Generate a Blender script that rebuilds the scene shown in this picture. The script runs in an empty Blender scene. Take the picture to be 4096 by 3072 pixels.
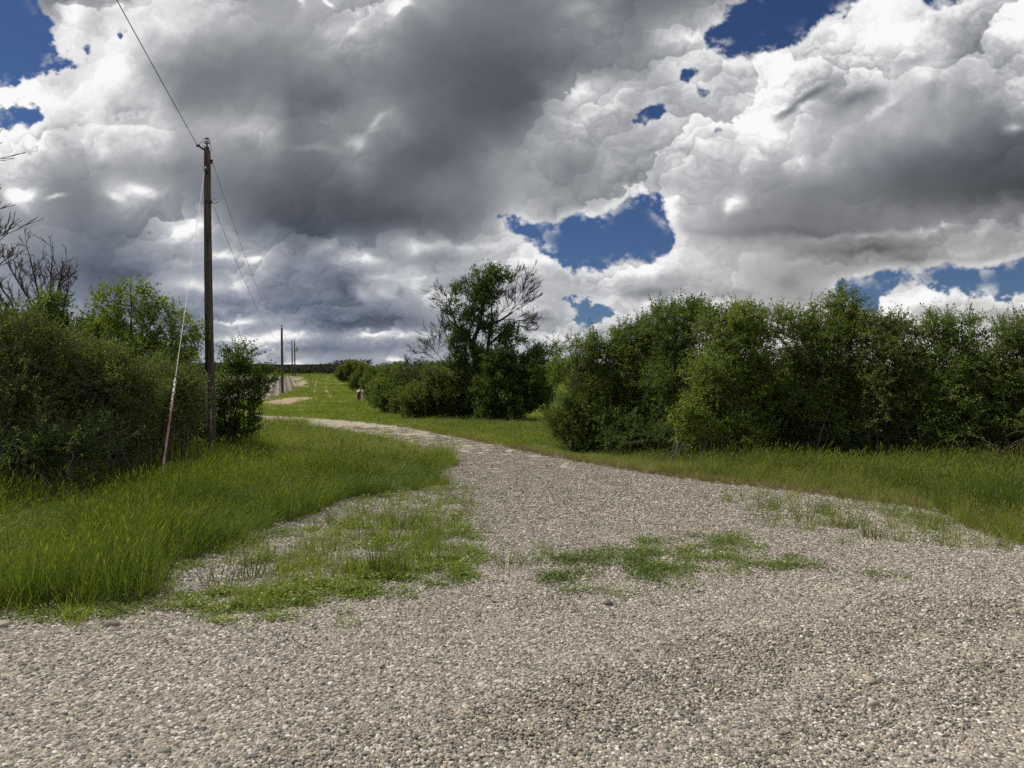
import bpy, math
import numpy as np

SC = bpy.context.scene
COL = SC.collection
RNG = np.random.default_rng(11)
F = 710.0
CAMZ = 1.65
PITCH = math.radians(1.05)
CP, SP = math.cos(PITCH), math.sin(PITCH)
HOR = 371.0
SUN_AZ = math.radians(-64.0)     # from +Y, negative = towards -X
SUN_EL = math.radians(49.0)

# ------------------------------------------------------------------ noise
_TAB = np.random.default_rng(5).random((8, 256, 256)).astype(np.float32)

def vnoise(u, v, s):
    fu = np.floor(u); fv = np.floor(v)
    iu = fu.astype(np.int64) & 255; iv = fv.astype(np.int64) & 255
    a = (u - fu).astype(np.float32); b = (v - fv).astype(np.float32)
    a = a * a * a * (a * (a * 6 - 15) + 10); b = b * b * b * (b * (b * 6 - 15) + 10)
    T = _TAB[s & 7]
    iu1 = (iu + 1) & 255; iv1 = (iv + 1) & 255
    x0 = T[iv, iu] * (1 - a) + T[iv, iu1] * a
    x1 = T[iv1, iu] * (1 - a) + T[iv1, iu1] * a
    return x0 * (1 - b) + x1 * b

def fbm(u, v, octv=5, seed=0, gain=0.5):
    r = 0.0; amp = 1.0; tot = 0.0
    c, s = math.cos(0.6), math.sin(0.6)
    for o in range(octv):
        r = r + amp * vnoise(u + 17.3 * (o + 1) + seed * 7.1, v + 9.7 * (o + 1) - seed * 3.3, seed + o)
        tot += amp; amp *= gain
        u, v = (u * c - v * s) * 2.03, (u * s + v * c) * 2.03
    return r / tot

def sstep(a, b, x):
    t = np.clip((x - a) / (b - a), 0, 1)
    return t * t * (3 - 2 * t)

# ------------------------------------------------------------------ terrain and camera maths
_py = np.array([-300, -40, -12, 6, 10, 16, 25, 45, 72, 95, 115, 130, 142, 156, 175, 220, 400, 900, 4000], float)
_pz = np.array([-.6, -.1, 0, 0, -.09, -.29, -.40, -.52, -.63, -.36, .08, .42, .64, .80, .55, -1.0, -5, -9, -14], float)
_yy = np.arange(-300, 4000, 0.5)
_zz = np.interp(_yy, _py, _pz)
_k = np.hanning(13); _k /= _k.sum()
_zs = np.convolve(np.pad(_zz, 6, mode='edge'), _k, mode='valid')

def terr(x, y):
    x = np.asarray(x, float); y = np.asarray(y, float)
    z = np.interp(y, _yy, _zs)
    fade = np.clip((y - 7) / 8, 0, 1)
    return z + (fbm(x * .35, y * .35, 3, 2) - .5) * .10 * fade + (fbm(x * .9, y * .9, 2, 4) - .5) * .03

def unproject(px, py):
    """ground point seen at a pixel of the 1024x768 frame"""
    dx = (px - 512) / F; dz = -(py - 384) / F
    fy = CP + SP * dz; fz = -SP + CP * dz
    ys = np.concatenate([np.arange(1.5, 60, .02), np.arange(60, 1500, .5)])
    zr = CAMZ + fz / fy * ys
    xs = dx / fy * ys
    hit = np.nonzero(zr <= np.interp(ys, _yy, _zs))[0]
    i = hit[0] if len(hit) else len(ys) - 1
    return np.array([xs[i], ys[i], float(terr(xs[i], ys[i]))])

def project(x, y, z):
    dzc = z - CAMZ
    d = y * CP - dzc * SP
    u = y * SP + dzc * CP
    d = np.where(d > .05, d, np.nan)
    return 512 + F * x / d, 384 - F * u / d

def at(px, py, D):
    """world point seen at a pixel, at depth D"""
    dx = (px - 512) / F; dz = -(py - 384) / F
    fy = CP + SP * dz; fz = -SP + CP * dz
    return np.array([dx / fy * D, D, CAMZ + fz / fy * D])

def inpoly(px, py, poly):
    poly = np.asarray(poly, float)
    inside = np.zeros(px.shape, bool)
    n = len(poly)
    for i in range(n):
        x0, y0 = poly[i]; x1, y1 = poly[(i + 1) % n]
        if y0 == y1:
            continue
        c = ((y0 > py) != (y1 > py)) & (px < (x1 - x0) * (py - y0) / (y1 - y0) + x0)
        inside ^= c
    return inside

# ------------------------------------------------------------------ object helpers
def tag(o, label=None, cat=None, group=None, kind=None):
    if label: o['label'] = label
    if cat: o['category'] = cat
    if group: o['group'] = group
    if kind: o['kind'] = kind
    return o

def empty(name, loc, label, cat, group=None):
    o = bpy.data.objects.new(name, None)
    o.empty_display_size = .2
    COL.objects.link(o); o.location = [float(c) for c in loc]
    return tag(o, label, cat, group)

def mesh_data(name, V, Q=None, T=None, mats=(), smooth=True, fattr=None, mat_idx=None):
    V = np.asarray(V, np.float32).reshape(-1, 3)
    me = bpy.data.meshes.new(name)
    me.vertices.add(len(V)); me.vertices.foreach_set('co', V.ravel())
    Q = np.zeros((0, 4), np.int32) if Q is None else np.asarray(Q, np.int32).reshape(-1, 4)
    T = np.zeros((0, 3), np.int32) if T is None else np.asarray(T, np.int32).reshape(-1, 3)
    nl = Q.size + T.size; nf = len(Q) + len(T)
    if nf:
        me.loops.add(nl); me.loops.foreach_set('vertex_index', np.concatenate([Q.ravel(), T.ravel()]).astype(np.int32))
        me.polygons.add(nf)
        tot = np.concatenate([np.full(len(Q), 4), np.full(len(T), 3)]).astype(np.int32)
        st = np.concatenate([[0], np.cumsum(tot)[:-1]]).astype(np.int32)
        me.polygons.foreach_set('loop_start', st)
        me.polygons.foreach_set('loop_total', tot)
        me.polygons.foreach_set('use_smooth', np.full(nf, smooth, bool))
        if mat_idx is not None:
            me.polygons.foreach_set('material_index', np.asarray(mat_idx, np.int32))
    for m in mats: me.materials.append(m)
    if fattr is not None and nf:
        a = me.attributes.new('tint', 'FLOAT', 'FACE')
        a.data.foreach_set('value', np.asarray(fattr, np.float32))
    me.update(calc_edges=True)
    return me

def mkobj(name, me, parent=None, loc=None):
    o = bpy.data.objects.new(name, me); COL.objects.link(o)
    if parent is not None: o.parent = parent
    if loc is not None: o.location = [float(c) for c in loc]
    return o

class MB:
    """collects shapes into one mesh"""
    def __init__(s): s.V = []; s.Q = []; s.T = []; s.n = 0; s.a = []
    def add(s, V, Q=None, T=None):
        V = np.asarray(V, float).reshape(-1, 3)
        if Q is not None and len(Q): s.Q.append(np.asarray(Q).reshape(-1, 4) + s.n)
        if T is not None and len(T): s.T.append(np.asarray(T).reshape(-1, 3) + s.n)
        s.V.append(V); s.n += len(V)
    def tube(s, pts, rad, k=8, cap=True):
        pts = np.asarray(pts, float)[None]; rad = np.broadcast_to(np.asarray(rad, float), (pts.shape[1],))[None]
        V, Q = tubes(pts, rad, k); base = s.n; n = pts.shape[1]
        s.add(V, Q)
        if cap:
            for ring, ctr in ((0, pts[0, 0]), (n - 1, pts[0, -1])):
                c = s.n; s.add([ctr])
                idx = base + ring * k + np.arange(k)
                s.T.append(np.stack([idx, np.roll(idx, -1), np.full(k, c)], 1))
    def lathe(s, prof, origin=(0, 0, 0), k=14):
        prof = np.asarray(prof, float)
        pts = np.zeros((len(prof), 3)); pts[:, 2] = prof[:, 1]
        a = np.linspace(0, 2 * np.pi, k, endpoint=False)
        V = np.zeros((len(prof), k, 3))
        V[:, :, 0] = prof[:, :1] * np.cos(a); V[:, :, 1] = prof[:, :1] * np.sin(a); V[:, :, 2] = prof[:, 1:2]
        V += np.asarray(origin)
        i = np.arange(len(prof) - 1)[:, None] * k + np.arange(k)[None]
        j = np.arange(len(prof) - 1)[:, None] * k + np.roll(np.arange(k), -1)[None]
        s.add(V, np.stack([i, j, j + k, i + k], -1).reshape(-1, 4))
    def box(s, c, size, rot=None):
        h = np.asarray(size, float) / 2
        V = np.array([[x, y, z] for x in (-1, 1) for y in (-1, 1) for z in (-1, 1)], float) * h
        if rot is not None: V = V @ np.asarray(rot).T
        s.add(V + np.asarray(c), [[0, 1, 3, 2], [4, 6, 7, 5], [0, 4, 5, 1], [2, 3, 7, 6], [0, 2, 6, 4], [1, 5, 7, 3]])
    def build(s, name, mat, parent=None, smooth=True, loc=None):
        me = mesh_data(name, np.concatenate(s.V), np.concatenate(s.Q) if s.Q else None,
                       np.concatenate(s.T) if s.T else None, [mat], smooth)
        return mkobj(name, me, parent, loc)

def norm(v):
    return v / np.maximum(np.linalg.norm(v, axis=-1, keepdims=True), 1e-9)

def tubes(P, R, k=4):
    P = np.asarray(P, float); R = np.asarray(R, float)
    M, n, _ = P.shape
    tan = np.empty_like(P)
    tan[:, 1:-1] = P[:, 2:] - P[:, :-2]; tan[:, 0] = P[:, 1] - P[:, 0]; tan[:, -1] = P[:, -1] - P[:, -2]
    tan = norm(tan)
    ref = np.where(np.abs(tan[:, :1, 2:3]) > .85, np.array([1., 0, 0]), np.array([0, 0, 1.]))
    ref = np.broadcast_to(ref, tan.shape)
    a = norm(np.cross(tan, ref)); b = np.cross(tan, a)
    th = np.linspace(0, 2 * np.pi, k, endpoint=False)
    V = P[:, :, None] + R[:, :, None, None] * (a[:, :, None] * np.cos(th)[None, None, :, None] + b[:, :, None] * np.sin(th)[None, None, :, None])
    base = np.arange(M)[:, None, None] * n * k + np.arange(n - 1)[None, :, None] * k
    i = base + np.arange(k); j = base + np.roll(np.arange(k), -1)
    Q = np.stack([i, j, j + k, i + k], -1).reshape(-1, 4)
    return V.reshape(-1, 3), Q

# ------------------------------------------------------------------ materials
def new_mat(name):
    m = bpy.data.materials.new(name); m.use_nodes = True
    nt = m.node_tree; nt.nodes.clear()
    out = nt.nodes.new('ShaderNodeOutputMaterial')
    return m, nt, out

def N(nt, typ, **kw):
    n = nt.nodes.new(typ)
    for k, v in kw.items():
        if k.startswith('i_'): n.inputs[k[2:]].default_value = v
        else: setattr(n, k, v)
    return n

def ramp(nt, fac, stops, interp='LINEAR'):
    r = nt.nodes.new('ShaderNodeValToRGB'); r.color_ramp.interpolation = interp
    el = r.color_ramp.elements
    while len(el) < len(stops): el.new(.5)
    for e, (p, c) in zip(el, stops):
        e.position = p; e.color = (*c, 1)
    nt.links.new(fac, r.inputs['Fac'])
    return r

def leaf_mat(name, stops, trans=.35, rough=.45, spec=.4, tcol=(1.15, 1.1, .38), instancer=False):
    m, nt, out = new_mat(name)
    L = nt.links.new
    at_ = N(nt, 'ShaderNodeAttribute', attribute_name='tint')
    fac = at_.outputs['Fac']
    if instancer:
        a2 = N(nt, 'ShaderNodeAttribute', attribute_name='ptint', attribute_type='INSTANCER')
        mx = N(nt, 'ShaderNodeMath', operation='MULTIPLY_ADD'); L(a2.outputs['Fac'], mx.inputs[0]); mx.inputs[1].default_value = 1.0
        sb = N(nt, 'ShaderNodeMath', operation='MULTIPLY_ADD'); L(fac, sb.inputs[0]); sb.inputs[1].default_value = .5; sb.inputs[2].default_value = -.25
        L(sb.outputs[0], mx.inputs[2]); fac = mx.outputs[0]
    r = ramp(nt, fac, stops)
    p = N(nt, 'ShaderNodeBsdfPrincipled'); p.inputs['Roughness'].default_value = rough
    p.inputs['Specular IOR Level'].default_value = spec
    L(r.outputs['Color'], p.inputs['Base Color'])
    t = N(nt, 'ShaderNodeBsdfTranslucent')
    mc = N(nt, 'ShaderNodeMix', data_type='RGBA', blend_type='MULTIPLY'); mc.inputs[0].default_value = 1
    L(r.outputs['Color'], mc.inputs[6]); mc.inputs[7].default_value = (*tcol, 1)
    L(mc.outputs[2], t.inputs['Color'])
    ms = N(nt, 'ShaderNodeMixShader'); ms.inputs[0].default_value = trans
    L(p.outputs[0], ms.inputs[1]); L(t.outputs[0], ms.inputs[2]); L(ms.outputs[0], out.inputs['Surface'])
    return m

def noise_mat(name, stops, scale=8, detail=5, rough=.85, bump=.3, bscale=None, stretch=(1, 1, 1), spec=.3, bdist=.02):
    m, nt, out = new_mat(name); L = nt.links.new
    tc = N(nt, 'ShaderNodeTexCoord'); mp = N(nt, 'ShaderNodeMapping'); mp.inputs['Scale'].default_value = stretch
    L(tc.outputs['Object'], mp.inputs[0])
    n = N(nt, 'ShaderNodeTexNoise'); n.inputs['Scale'].default_value = scale; n.inputs['Detail'].default_value = detail
    L(mp.outputs[0], n.inputs['Vector'])
    r = ramp(nt, n.outputs['Fac'], stops)
    p = N(nt, 'ShaderNodeBsdfPrincipled'); p.inputs['Roughness'].default_value = rough; p.inputs['Specular IOR Level'].default_value = spec
    L(r.outputs['Color'], p.inputs['Base Color'])
    if bump:
        n2 = N(nt, 'ShaderNodeTexNoise'); n2.inputs['Scale'].default_value = bscale or scale * 3; n2.inputs['Detail'].default_value = 4
        L(mp.outputs[0], n2.inputs['Vector'])
        b = N(nt, 'ShaderNodeBump'); b.inputs['Strength'].default_value = bump; b.inputs['Distance'].default_value = bdist
        L(n2.outputs['Fac'], b.inputs['Height']); L(b.outputs[0], p.inputs['Normal'])
    L(p.outputs[0], out.inputs['Surface'])
    return m

M = {}
M['wood'] = noise_mat('weathered_pole_wood', [(.3, (.030, .023, .018)), (.5, (.080, .060, .046)), (.72, (.155, .125, .10))], 6, 6, .8, .6, 14, (6, 6, .35))
M['bark'] = noise_mat('dark_bark', [(.3, (.025, .02, .016)), (.7, (.075, .06, .05))], 10, 5, .9, .5, 30, (3, 3, .6))
M['bark_grey'] = noise_mat('grey_bark', [(.3, (.05, .043, .037)), (.7, (.15, .13, .115))], 10, 5, .85, .4, 30, (3, 3, .6))
M['deadwood'] = noise_mat('dead_twig_bark', [(.3, (.055, .046, .042)), (.7, (.13, .11, .10))], 12, 4, .85, 0)
M['metal'] = noise_mat('galvanised_steel', [(.3, (.30, .30, .31)), (.7, (.50, .50, .51))], 30, 3, .4, 0, spec=.6)
M['darkmetal'] = noise_mat('dark_fittings', [(.3, (.02, .02, .022)), (.7, (.06, .06, .065))], 20, 3, .5, 0)
M['wire'] = noise_mat('aluminium_wire', [(.3, (.10, .10, .105)), (.7, (.16, .16, .165))], 10, 2, .5, 0)
M['porcelain'] = noise_mat('grey_porcelain', [(.3, (.30, .31, .32)), (.7, (.42, .43, .44))], 10, 2, .15, 0, spec=.6)
M['pink'] = noise_mat('faded_red_plastic', [(.3, (.22, .10, .09)), (.5, (.30, .18, .16)), (.75, (.44, .35, .32))], 9, 5, .45, 0, stretch=(1, 1, .5))
M['redpaint'] = noise_mat('rust_red_paint', [(.3, (.09, .018, .014)), (.7, (.20, .035, .026))], 12, 4, .7, .2)
M['whitepaint'] = noise_mat('white_paint', [(.3, (.55, .54, .5)), (.7, (.75, .74, .7))], 12, 4, .6, .1)
M['straw'] = noise_mat('dry_straw', [(.3, (.21, .16, .095)), (.7, (.36, .27, .17))], 3, 4, .9, .3)

# ------------------------------------------------------------------ sky: clouds computed as a map of directions
_LG = """
0 90 205 200 200 190 190 190 145  150 185 175 185 160 130 125 122  128 135 130 105 112 140 160 170  180 190 215 225 222 215 215 220 208
0 120 225 212 205 195 190 188 165  160 155 185 140 118 120 115 112  118 135 158 122 178 188 190 190  195 215 228 226 212 202 206 212 203
180 190 205 235 238 165 128 120 122 125 148 132 126 112 100 95 95  102 112 128 142 166 176 180 200  208 208 200 198 195 165 168 176 190
228 228 236 242 200 220 124 126 138 112 110 133 126 112 100 88 85  95 180 192 182 184 188 206 206  208 150 168 152 192 150 170 185 112
240 245 190 226 216 226 168 172 186 116 130 132 152 112 102 104 112 150 185 168 165 190 188 206 214  180 184 176 172 156 140 108 96 126
190 170 168 158 152 142 136 150 126 112 126 145 112 98 98 110 145  152 122 186 180 186 190 200 170  152 192 142 116 101 93 88 88 86
178 198 135 127 192 166 132 116 104 102 94 88 96 116 126 124 152  145 146 170 188 206 182 194 150  130 126 112 98 88 82 76 73 80
150 150 140 118 135 188 205 130 90  84 85 85 86 95 106 122 170  180 185 188 180 182 150 140 132  120 116 120 134 150 152 148 160 165
150 132 130 106 116 142 152 190 195 128 122 180 172 186 140 178 192  205 205 200 205 196 198 192 178  145 148 132 134 156 162 160 165 170
150 132 130 108 110 174 184 165 160 122 126 125 160 200 170 165 194  188 168 190 200 160 188 182 170  165 188 200 205 215 215 210 205 205
160 160 170 160 120 120 122 164 160 135 117 112 124 117 172 192 182  176 172 190 196 195 195 190 190  190 195 210 222 215 205 195 195 195
165 165 165 165 165 165 168 168 166 166 150 156 165 160 158 165 170  172 190 195 200 200 200 200 195  195 200 210 210 200 190 185 180 180
175 175 175 175 175 175 178 178 180 182 180 175 175 175 175 178 182  185 195 200 200 200 200 200 200  200 205 205 205 200 195 190 190 190
"""
# patches of open sky, outlined in the directions of the photograph's frame
_BLUE = [
 [(-200, -160), (20, -160), (32, 0), (43, 14), (49, 28), (52, 46), (69, 59), (88, 40), (93, 38), (78, 60), (68, 68), (50, 66), (41, 73), (28, 76), (13, 80), (11, 88), (-200, 90)],
 [(-200, 104), (14, 103), (28, 100), (43, 115), (28, 128), (11, 132), (-5, 124), (-200, 120)],
 [(118, 31), (139, 36), (122, 37)],
 [(722, 8), (760, -6), (800, -120), (1010, -160), (980, -3), (968, 0), (950, 8), (930, 4), (905, -10), (870, -10), (849, 4), (841, 17), (823, 20), (814, 27), (811, 33), (784, 44), (770, 52), (756, 46), (741, 60), (733, 58), (722, 46), (712, 56), (707, 54), (713, 32), (719, 22), (740, 14)],
 [(678, 65), (693, 72), (711, 66), (692, 80), (679, 86)], [(692, 86), (713, 84), (702, 95)],
 [(629, 120), (646, 103), (664, 107), (655, 120), (640, 122)], [(697, 134), (709, 128), (721, 126), (714, 133)],
 [(651, 149), (657, 140), (664, 137), (658, 146)], [(608, 147), (616, 138), (623, 136)],
 [(616, 79), (630, 82), (644, 86), (630, 85)],
 [(512, 223), (536, 223), (558, 225), (566, 219), (578, 211), (588, 208), (594, 217), (606, 217), (614, 206), (622, 200), (640, 195), (661, 195), (664, 213), (670, 221), (676, 227), (672, 235), (686, 236), (679, 248), (666, 257), (653, 260), (655, 266), (645, 261), (628, 258), (612, 262), (606, 268), (605, 272), (593, 275), (577, 272), (563, 273), (562, 262), (548, 261), (551, 250), (537, 243), (524, 238), (512, 238), (500, 234), (494, 225), (500, 222)],
 [(558, 305), (568, 302), (598, 305), (608, 309), (624, 312), (620, 318), (605, 322), (594, 327), (582, 326), (579, 316), (570, 308)],
 [(831, 288), (836, 281), (860, 277), (882, 274), (912, 269), (942, 265), (960, 267), (982, 267), (1008, 261), (1060, 252), (1200, 240), (1200, 285), (1060, 290), (1024, 293), (1011, 295), (997, 300), (988, 294), (985, 289), (981, 289), (976, 297), (965, 296), (966, 291), (957, 288), (950, 291), (948, 295), (937, 293), (937, 285), (930, 281), (917, 282), (904, 285), (898, 291), (888, 295), (879, 303), (879, 312), (866, 312), (854, 308), (842, 297), (832, 293)],
 
]
# light and dark streaks: cx, cy, rx, ry, angle (deg), change of grey
_STREAK = [
 (30, 200, 18, 9, 5, 50), (18, 205, 14, 10, 0, 30), (66, 204, 12, 3, -12, 40), (140, 186, 26, 10, 0, 38), (120, 194, 12, 5, 30, 25), (190, 222, 26, 10, -10, 25),
 (222, 255, 24, 6, 10, 35), (240, 285, 20, 9, 40, 25), (205, 285, 30, 7, 0, 25), (180, 262, 20, 5, 0, 15), (110, 270, 60, 14, 0, -14), (60, 262, 30, 14, 0, -8),
 (225, 300, 40, 9, 0, -35), (240, 312, 26, 4, 0, -20), (235, 322, 30, 4, 0, 30), (250, 340, 44, 5, -3, 45), (290, 337, 26, 5, 0, 35), (370, 337, 50, 6, 0, 45), (395, 335, 26, 5, 0, 18),
 (330, 324, 80, 7, 2, -26), (300, 309, 70, 8, 4, -18), (400, 322, 60, 6, 0, -20), (300, 350, 36, 5, 0, -22), (365, 350, 60, 5, 0, -18), (430, 347, 40, 5, 0, -14),
 (300, 366, 26, 7, -8, 48), (275, 371, 20, 5, 0, 35), (395, 361, 22, 4, 0, 34), (255, 347, 26, 3, 0, 24), (430, 335, 30, 5, 0, 20),
 (345, 290, 14, 12, 0, -45), (360, 262, 40, 8, 0, 20), (375, 280, 20, 5, 0, 22), (360, 296, 22, 7, 30, 35), (402, 297, 8, 10, 10, -30), (390, 300, 30, 10, 30, 22), (445, 305, 30, 12, 0, 18),
 (410, 262, 32, 10, 6, -34), (320, 248, 22, 8, -20, 24), (302, 268, 10, 7, 0, 10), (440, 250, 40, 8, 0, 22), (250, 262, 10, 4, 0, 45),
 (810, 92, 34, 6, -27, -62), (786, 106, 14, 7, -20, -45), (858, 95, 22, 8, -18, -38), (895, 92, 16, 14, 70, 18), (884, 106, 26, 6, -25, 22), (915, 58, 20, 9, -20, -28), (800, 160, 16, 22, 10, 40), (784, 166, 12, 10, 0, 25),
 (930, 100, 10, 18, 10, -25), (1010, 125, 12, 7, -15, 60), (735, 118, 12, 10, -20, 18), (620, 98, 26, 14, -30, 14), (595, 84, 28, 6, -28, 22), (590, 120, 24, 10, -30, 18),
 (720, 210, 34, 10, 3, -8), (730, 206, 14, 8, -20, 55), (668, 205, 12, 16, 30, 30), (760, 232, 100, 6, 3, -18), (850, 236, 60, 4, -8, 34), (930, 224, 40, 6, -14, 30), (990, 222, 26, 8, -25, 30), (860, 250, 60, 5, -6, -24), (960, 250, 50, 4, -4, 14), (900, 258, 70, 5, -6, -10),
 (800, 262, 24, 6, -10, 16), (640, 294, 26, 9, 0, -50), (640, 268, 34, 8, 0, 26), (615, 302, 16, 6, 0, 22), (660, 306, 30, 4, 0, 26), (700, 285, 20, 8, -20, -10), (735, 292, 24, 9, 0, -28), (790, 285, 20, 12, 0, -16), (690, 297, 16, 5, -10, 22),
 (530, 292, 20, 6, 0, -24), (560, 262, 24, 5, 10, 20), (525, 262, 10, 4, 0, 24), (545, 320, 24, 6, 10, -30), (560, 342, 20, 6, 0, 22), (920, 300, 20, 8, -30, 22), (960, 315, 40, 10, 0, -22), (1010, 318, 30, 8, 0, -22),
 (305, 5, 4, 6, 0, 70), (325, 3, 3, 7, -30, 70), (395, 2, 18, 6, 0, 50), (345, 25, 10, 22, 15, 22), (352, 145, 16, 6, 10, 38), (372, 130, 22, 5, -45, 32), (325, 118, 10, 8, 30, 20), (310, 150, 34, 5, 3, 18),
 (585, 15, 22, 12, 10, 18), (690, 38, 22, 8, -10, 22), (330, 100, 40, 14, 10, -8), (500, 195, 60, 20, 0, 0),
]

def blur(a, s):
    r = int(3 * s + 1); k = np.exp(-.5 * (np.arange(-r, r + 1) / s) ** 2); k /= k.sum()
    p = np.pad(a, ((r, r), (0, 0)), mode='edge')
    a = sum(k[i] * p[i:i + a.shape[0]] for i in range(2 * r + 1))
    p = np.pad(a, ((0, 0), (r, r)), mode='edge')
    return sum(k[i] * p[:, i:i + a.shape[1]] for i in range(2 * r + 1))

def bil(img, x, y):
    h, w = img.shape
    x = np.clip(x, 0, w - 1.01); y = np.clip(y, 0, h - 1.01)
    i = x.astype(int); j = y.astype(int); a = x - i; b = y - j
    return (img[j, i] * (1 - a) + img[j, i + 1] * a) * (1 - b) + (img[j + 1, i] * (1 - a) + img[j + 1, i + 1] * a) * b

def worley(u, v):
    fu = np.floor(u); fv = np.floor(v); iu = fu.astype(np.int64); iv = fv.astype(np.int64)
    a = (u - fu).astype(np.float32); b = (v - fv).astype(np.float32); d = np.full(a.shape, 9, np.float32); bx = d * 0; by = d * 0
    for i in (-1, 0, 1):
        for j in (-1, 0, 1):
            k, l = (iv + j) & 255, (iu + i) & 255
            ex = a - i - _TAB[0][k, l]; ey = b - j - _TAB[1][k, l]; e = ex * ex + ey * ey
            m = e < d; d = np.where(m, e, d); bx = np.where(m, ex, bx); by = np.where(m, ey, by)
    return np.sqrt(d), bx, by

AZ_HALF = math.radians(66); EL0 = math.radians(-5); EL1 = math.radians(46)

def cloud_image():
    X0, Y0, CW, CH = -200, -160, 1424, 580
    gx, gy = np.meshgrid(np.arange(CW) + X0 + .5, np.arange(CH) + Y0 + .5)
    G = np.array([[float(t) for t in l.split()] for l in _LG.strip().splitlines()])
    G = np.where(G < 20, 200, G)
    fx = np.clip(gx / 32, 0, 31.99); fy = np.clip(gy / 32, 0, 11.99)
    Lm = blur(bil(np.pad(G, ((0, 1), (0, 1)), mode='edge'), fx, fy), 6)
    for cx, cy, rx, ry, ang, d in _STREAK:
        t = math.radians(ang); c, s = math.cos(t), math.sin(t)
        u = ((gx - cx) * c + (gy - cy) * s) / (rx * .8); v = (-(gx - cx) * s + (gy - cy) * c) / (ry * .8)
        Lm += d * ((1.6 if d > 0 else 1.0) if cy > 180 and cx < 480 else 1.15) * np.exp(-np.clip(u * u + v * v, 0, 30))
    mask = np.zeros((CH, CW))
    small = np.zeros((CH, CW))
    for p in _BLUE:
        m = inpoly(gx, gy, p); mask[m] = 1
        if m.sum() < 900: small[m] = 1
    Bs = np.maximum(blur(mask, 6.5), blur(small, 4.5) * 1.25); Bw = blur(mask, 9); Bsm = blur(small, 5)
    W, H = 2560, 980
    az = (np.arange(W) + .5) / W * 2 * AZ_HALF - AZ_HALF
    el = (np.arange(H) + .5) / H * (EL1 - EL0) + EL0
    A, E = np.meshgrid(az, el)
    # direction -> frame direction coordinates (gnomonic about the view axis, gently limited at the sides)
    Al = np.clip(A, -math.radians(56), math.radians(56))
    dx = np.sin(Al) * np.cos(E); dy = np.cos(Al) * np.cos(E); dz = np.sin(E)
    dep = dy * CP - dz * SP
    X = 512 + F * dx / dep + (A - Al) * F * 3; Y = 384 - F * (dy * SP + dz * CP) / dep
    h = np.clip((HOR - Y) / HOR, -.1, 1.5)
    hb = sstep(.06, .42, h)                       # flat layers near the horizon, towering ones above
    def two(f, sx, sy, *k):
        lo = f(X / (sx * .60), Y / (sy * .46), *k)
        return lo + (f(X / sx, Y / sy, *k) - lo) * hb
    w1x = two(fbm, 110, 90, 4, 1) - .5; w1y = two(fbm, 110, 90, 4, 3) - .5
    w2x = two(fbm, 24, 20, 4, 2) - .5; w2y = two(fbm, 24, 20, 4, 5) - .5
    wx = w1x * 34 + w2x * 15; wy = (w1y * 26 + w2y * 15) * (.35 + .65 * hb)
    L = bil(Lm, X + wx - X0, Y + wy - Y0)
    n = two(fbm, 70, 52, 6, 6, .5) - .5
    # cauliflower bulges, each bright towards the sun and grey at its base
    def heads(sx, sy, o):
        return worley(X / sx + w2x * 36 / sx + w3x * 6 / sx + 7.7 * o, Y / sy + w2y * 30 / sy + w3y * 6 / sy + 3.1 * o)
    w3x = fbm(X / 9, Y / 8, 3, 6) - .5; w3y = fbm(X / 9, Y / 8, 3, 7) - .5
    def pile(sizes, asp):
        sh = 0.; b0 = 0.; amp = 1.; tot = 0.
        for o, sz in enumerate(sizes):
            d, ox, oy = heads(sz, sz * asp, o)
            sh = sh + amp * np.clip(-(ox * .55 + oy) * 1.5, -1, 1)
            b0 = b0 + amp * np.sqrt(np.clip(1 - d * d, 0, 1)); tot += amp; amp *= .55
        return sh / tot, b0 / tot
    sA, bA = pile((84, 42, 21, 10.5), .72); sB, bB = pile((56, 27, 13), .50)
    sh = sB + (sA - sB) * hb; b0 = bB + (bA - bB) * hb
    lump = b0 - b0.mean()
    lowz = sstep(215, 265, Y)
    fine = fbm(X / 7, Y / 6, 4, 3) - .5
    hi = np.maximum(sstep(115, 205, L), .55 * lowz)
    wispy = sstep(.40, .62, two(fbm, 150, 110, 3, 7))   # where the cloud is smooth rather than lumpy
    amp = 9 + 28 * hi
    L = L + amp * (n * 1.5 + fine * .3) + (11 + 58 * hi) * (sh * .85 + lump * .5) * (1 - .72 * wispy)
    bs = bil(Bs, X + wx * .5 - X0, Y + wy * .5 - Y0); bw = bil(Bw, X + wx * .6 - X0, Y + wy * .6 - Y0)
    e = fbm(X / 15, Y / 12, 6, 5, .62) - .5
    win = sstep(.02, .3, bs) * sstep(1.0, .75, bs)
    win = np.maximum(win, sstep(.02, .2, bil(Bsm, X + wx * .5 - X0, Y + wy * .5 - Y0)) * 1.3)
    cov = 1 - sstep(.30, .66, bs + (e * 2.0 * wispy + - lump * 1.2 * (1 - wispy) + e * .9) * win)
    L = L + 44 * sstep(.06, .40, bw) * np.clip((225 - L) / 90, 0, 1)
    wisp = sstep(.52, .76, fbm(X / 22, Y / 18, 6, 7, .6)) * .6
    alpha = np.maximum(cov, wisp * sstep(.05, .3, bw) * sstep(1.0, .6, bw))
    L = L + 22 * sstep(175, 225, L)
    L = np.clip(L, 40, 250)
    # soft shoulder of the whites
    low = sstep(150, 330, Y); left = sstep(620, 300, X)
    cool = 7 + 13 * low * left - 5 * sstep(620, 760, X) * low
    warm = sstep(600, 800, X) * low * 3
    k = np.clip((235 - L) / 110, 0, 1)
    rgb = np.stack([L - cool * .55 * k + warm * k, L - cool * .10 * k, L + cool * .75 * k - warm * k], -1) / 255
    lin = np.where(rgb <= .04045, rgb / 12.92, ((np.clip(rgb, 0, 1) + .055) / 1.055) ** 2.4)
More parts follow.
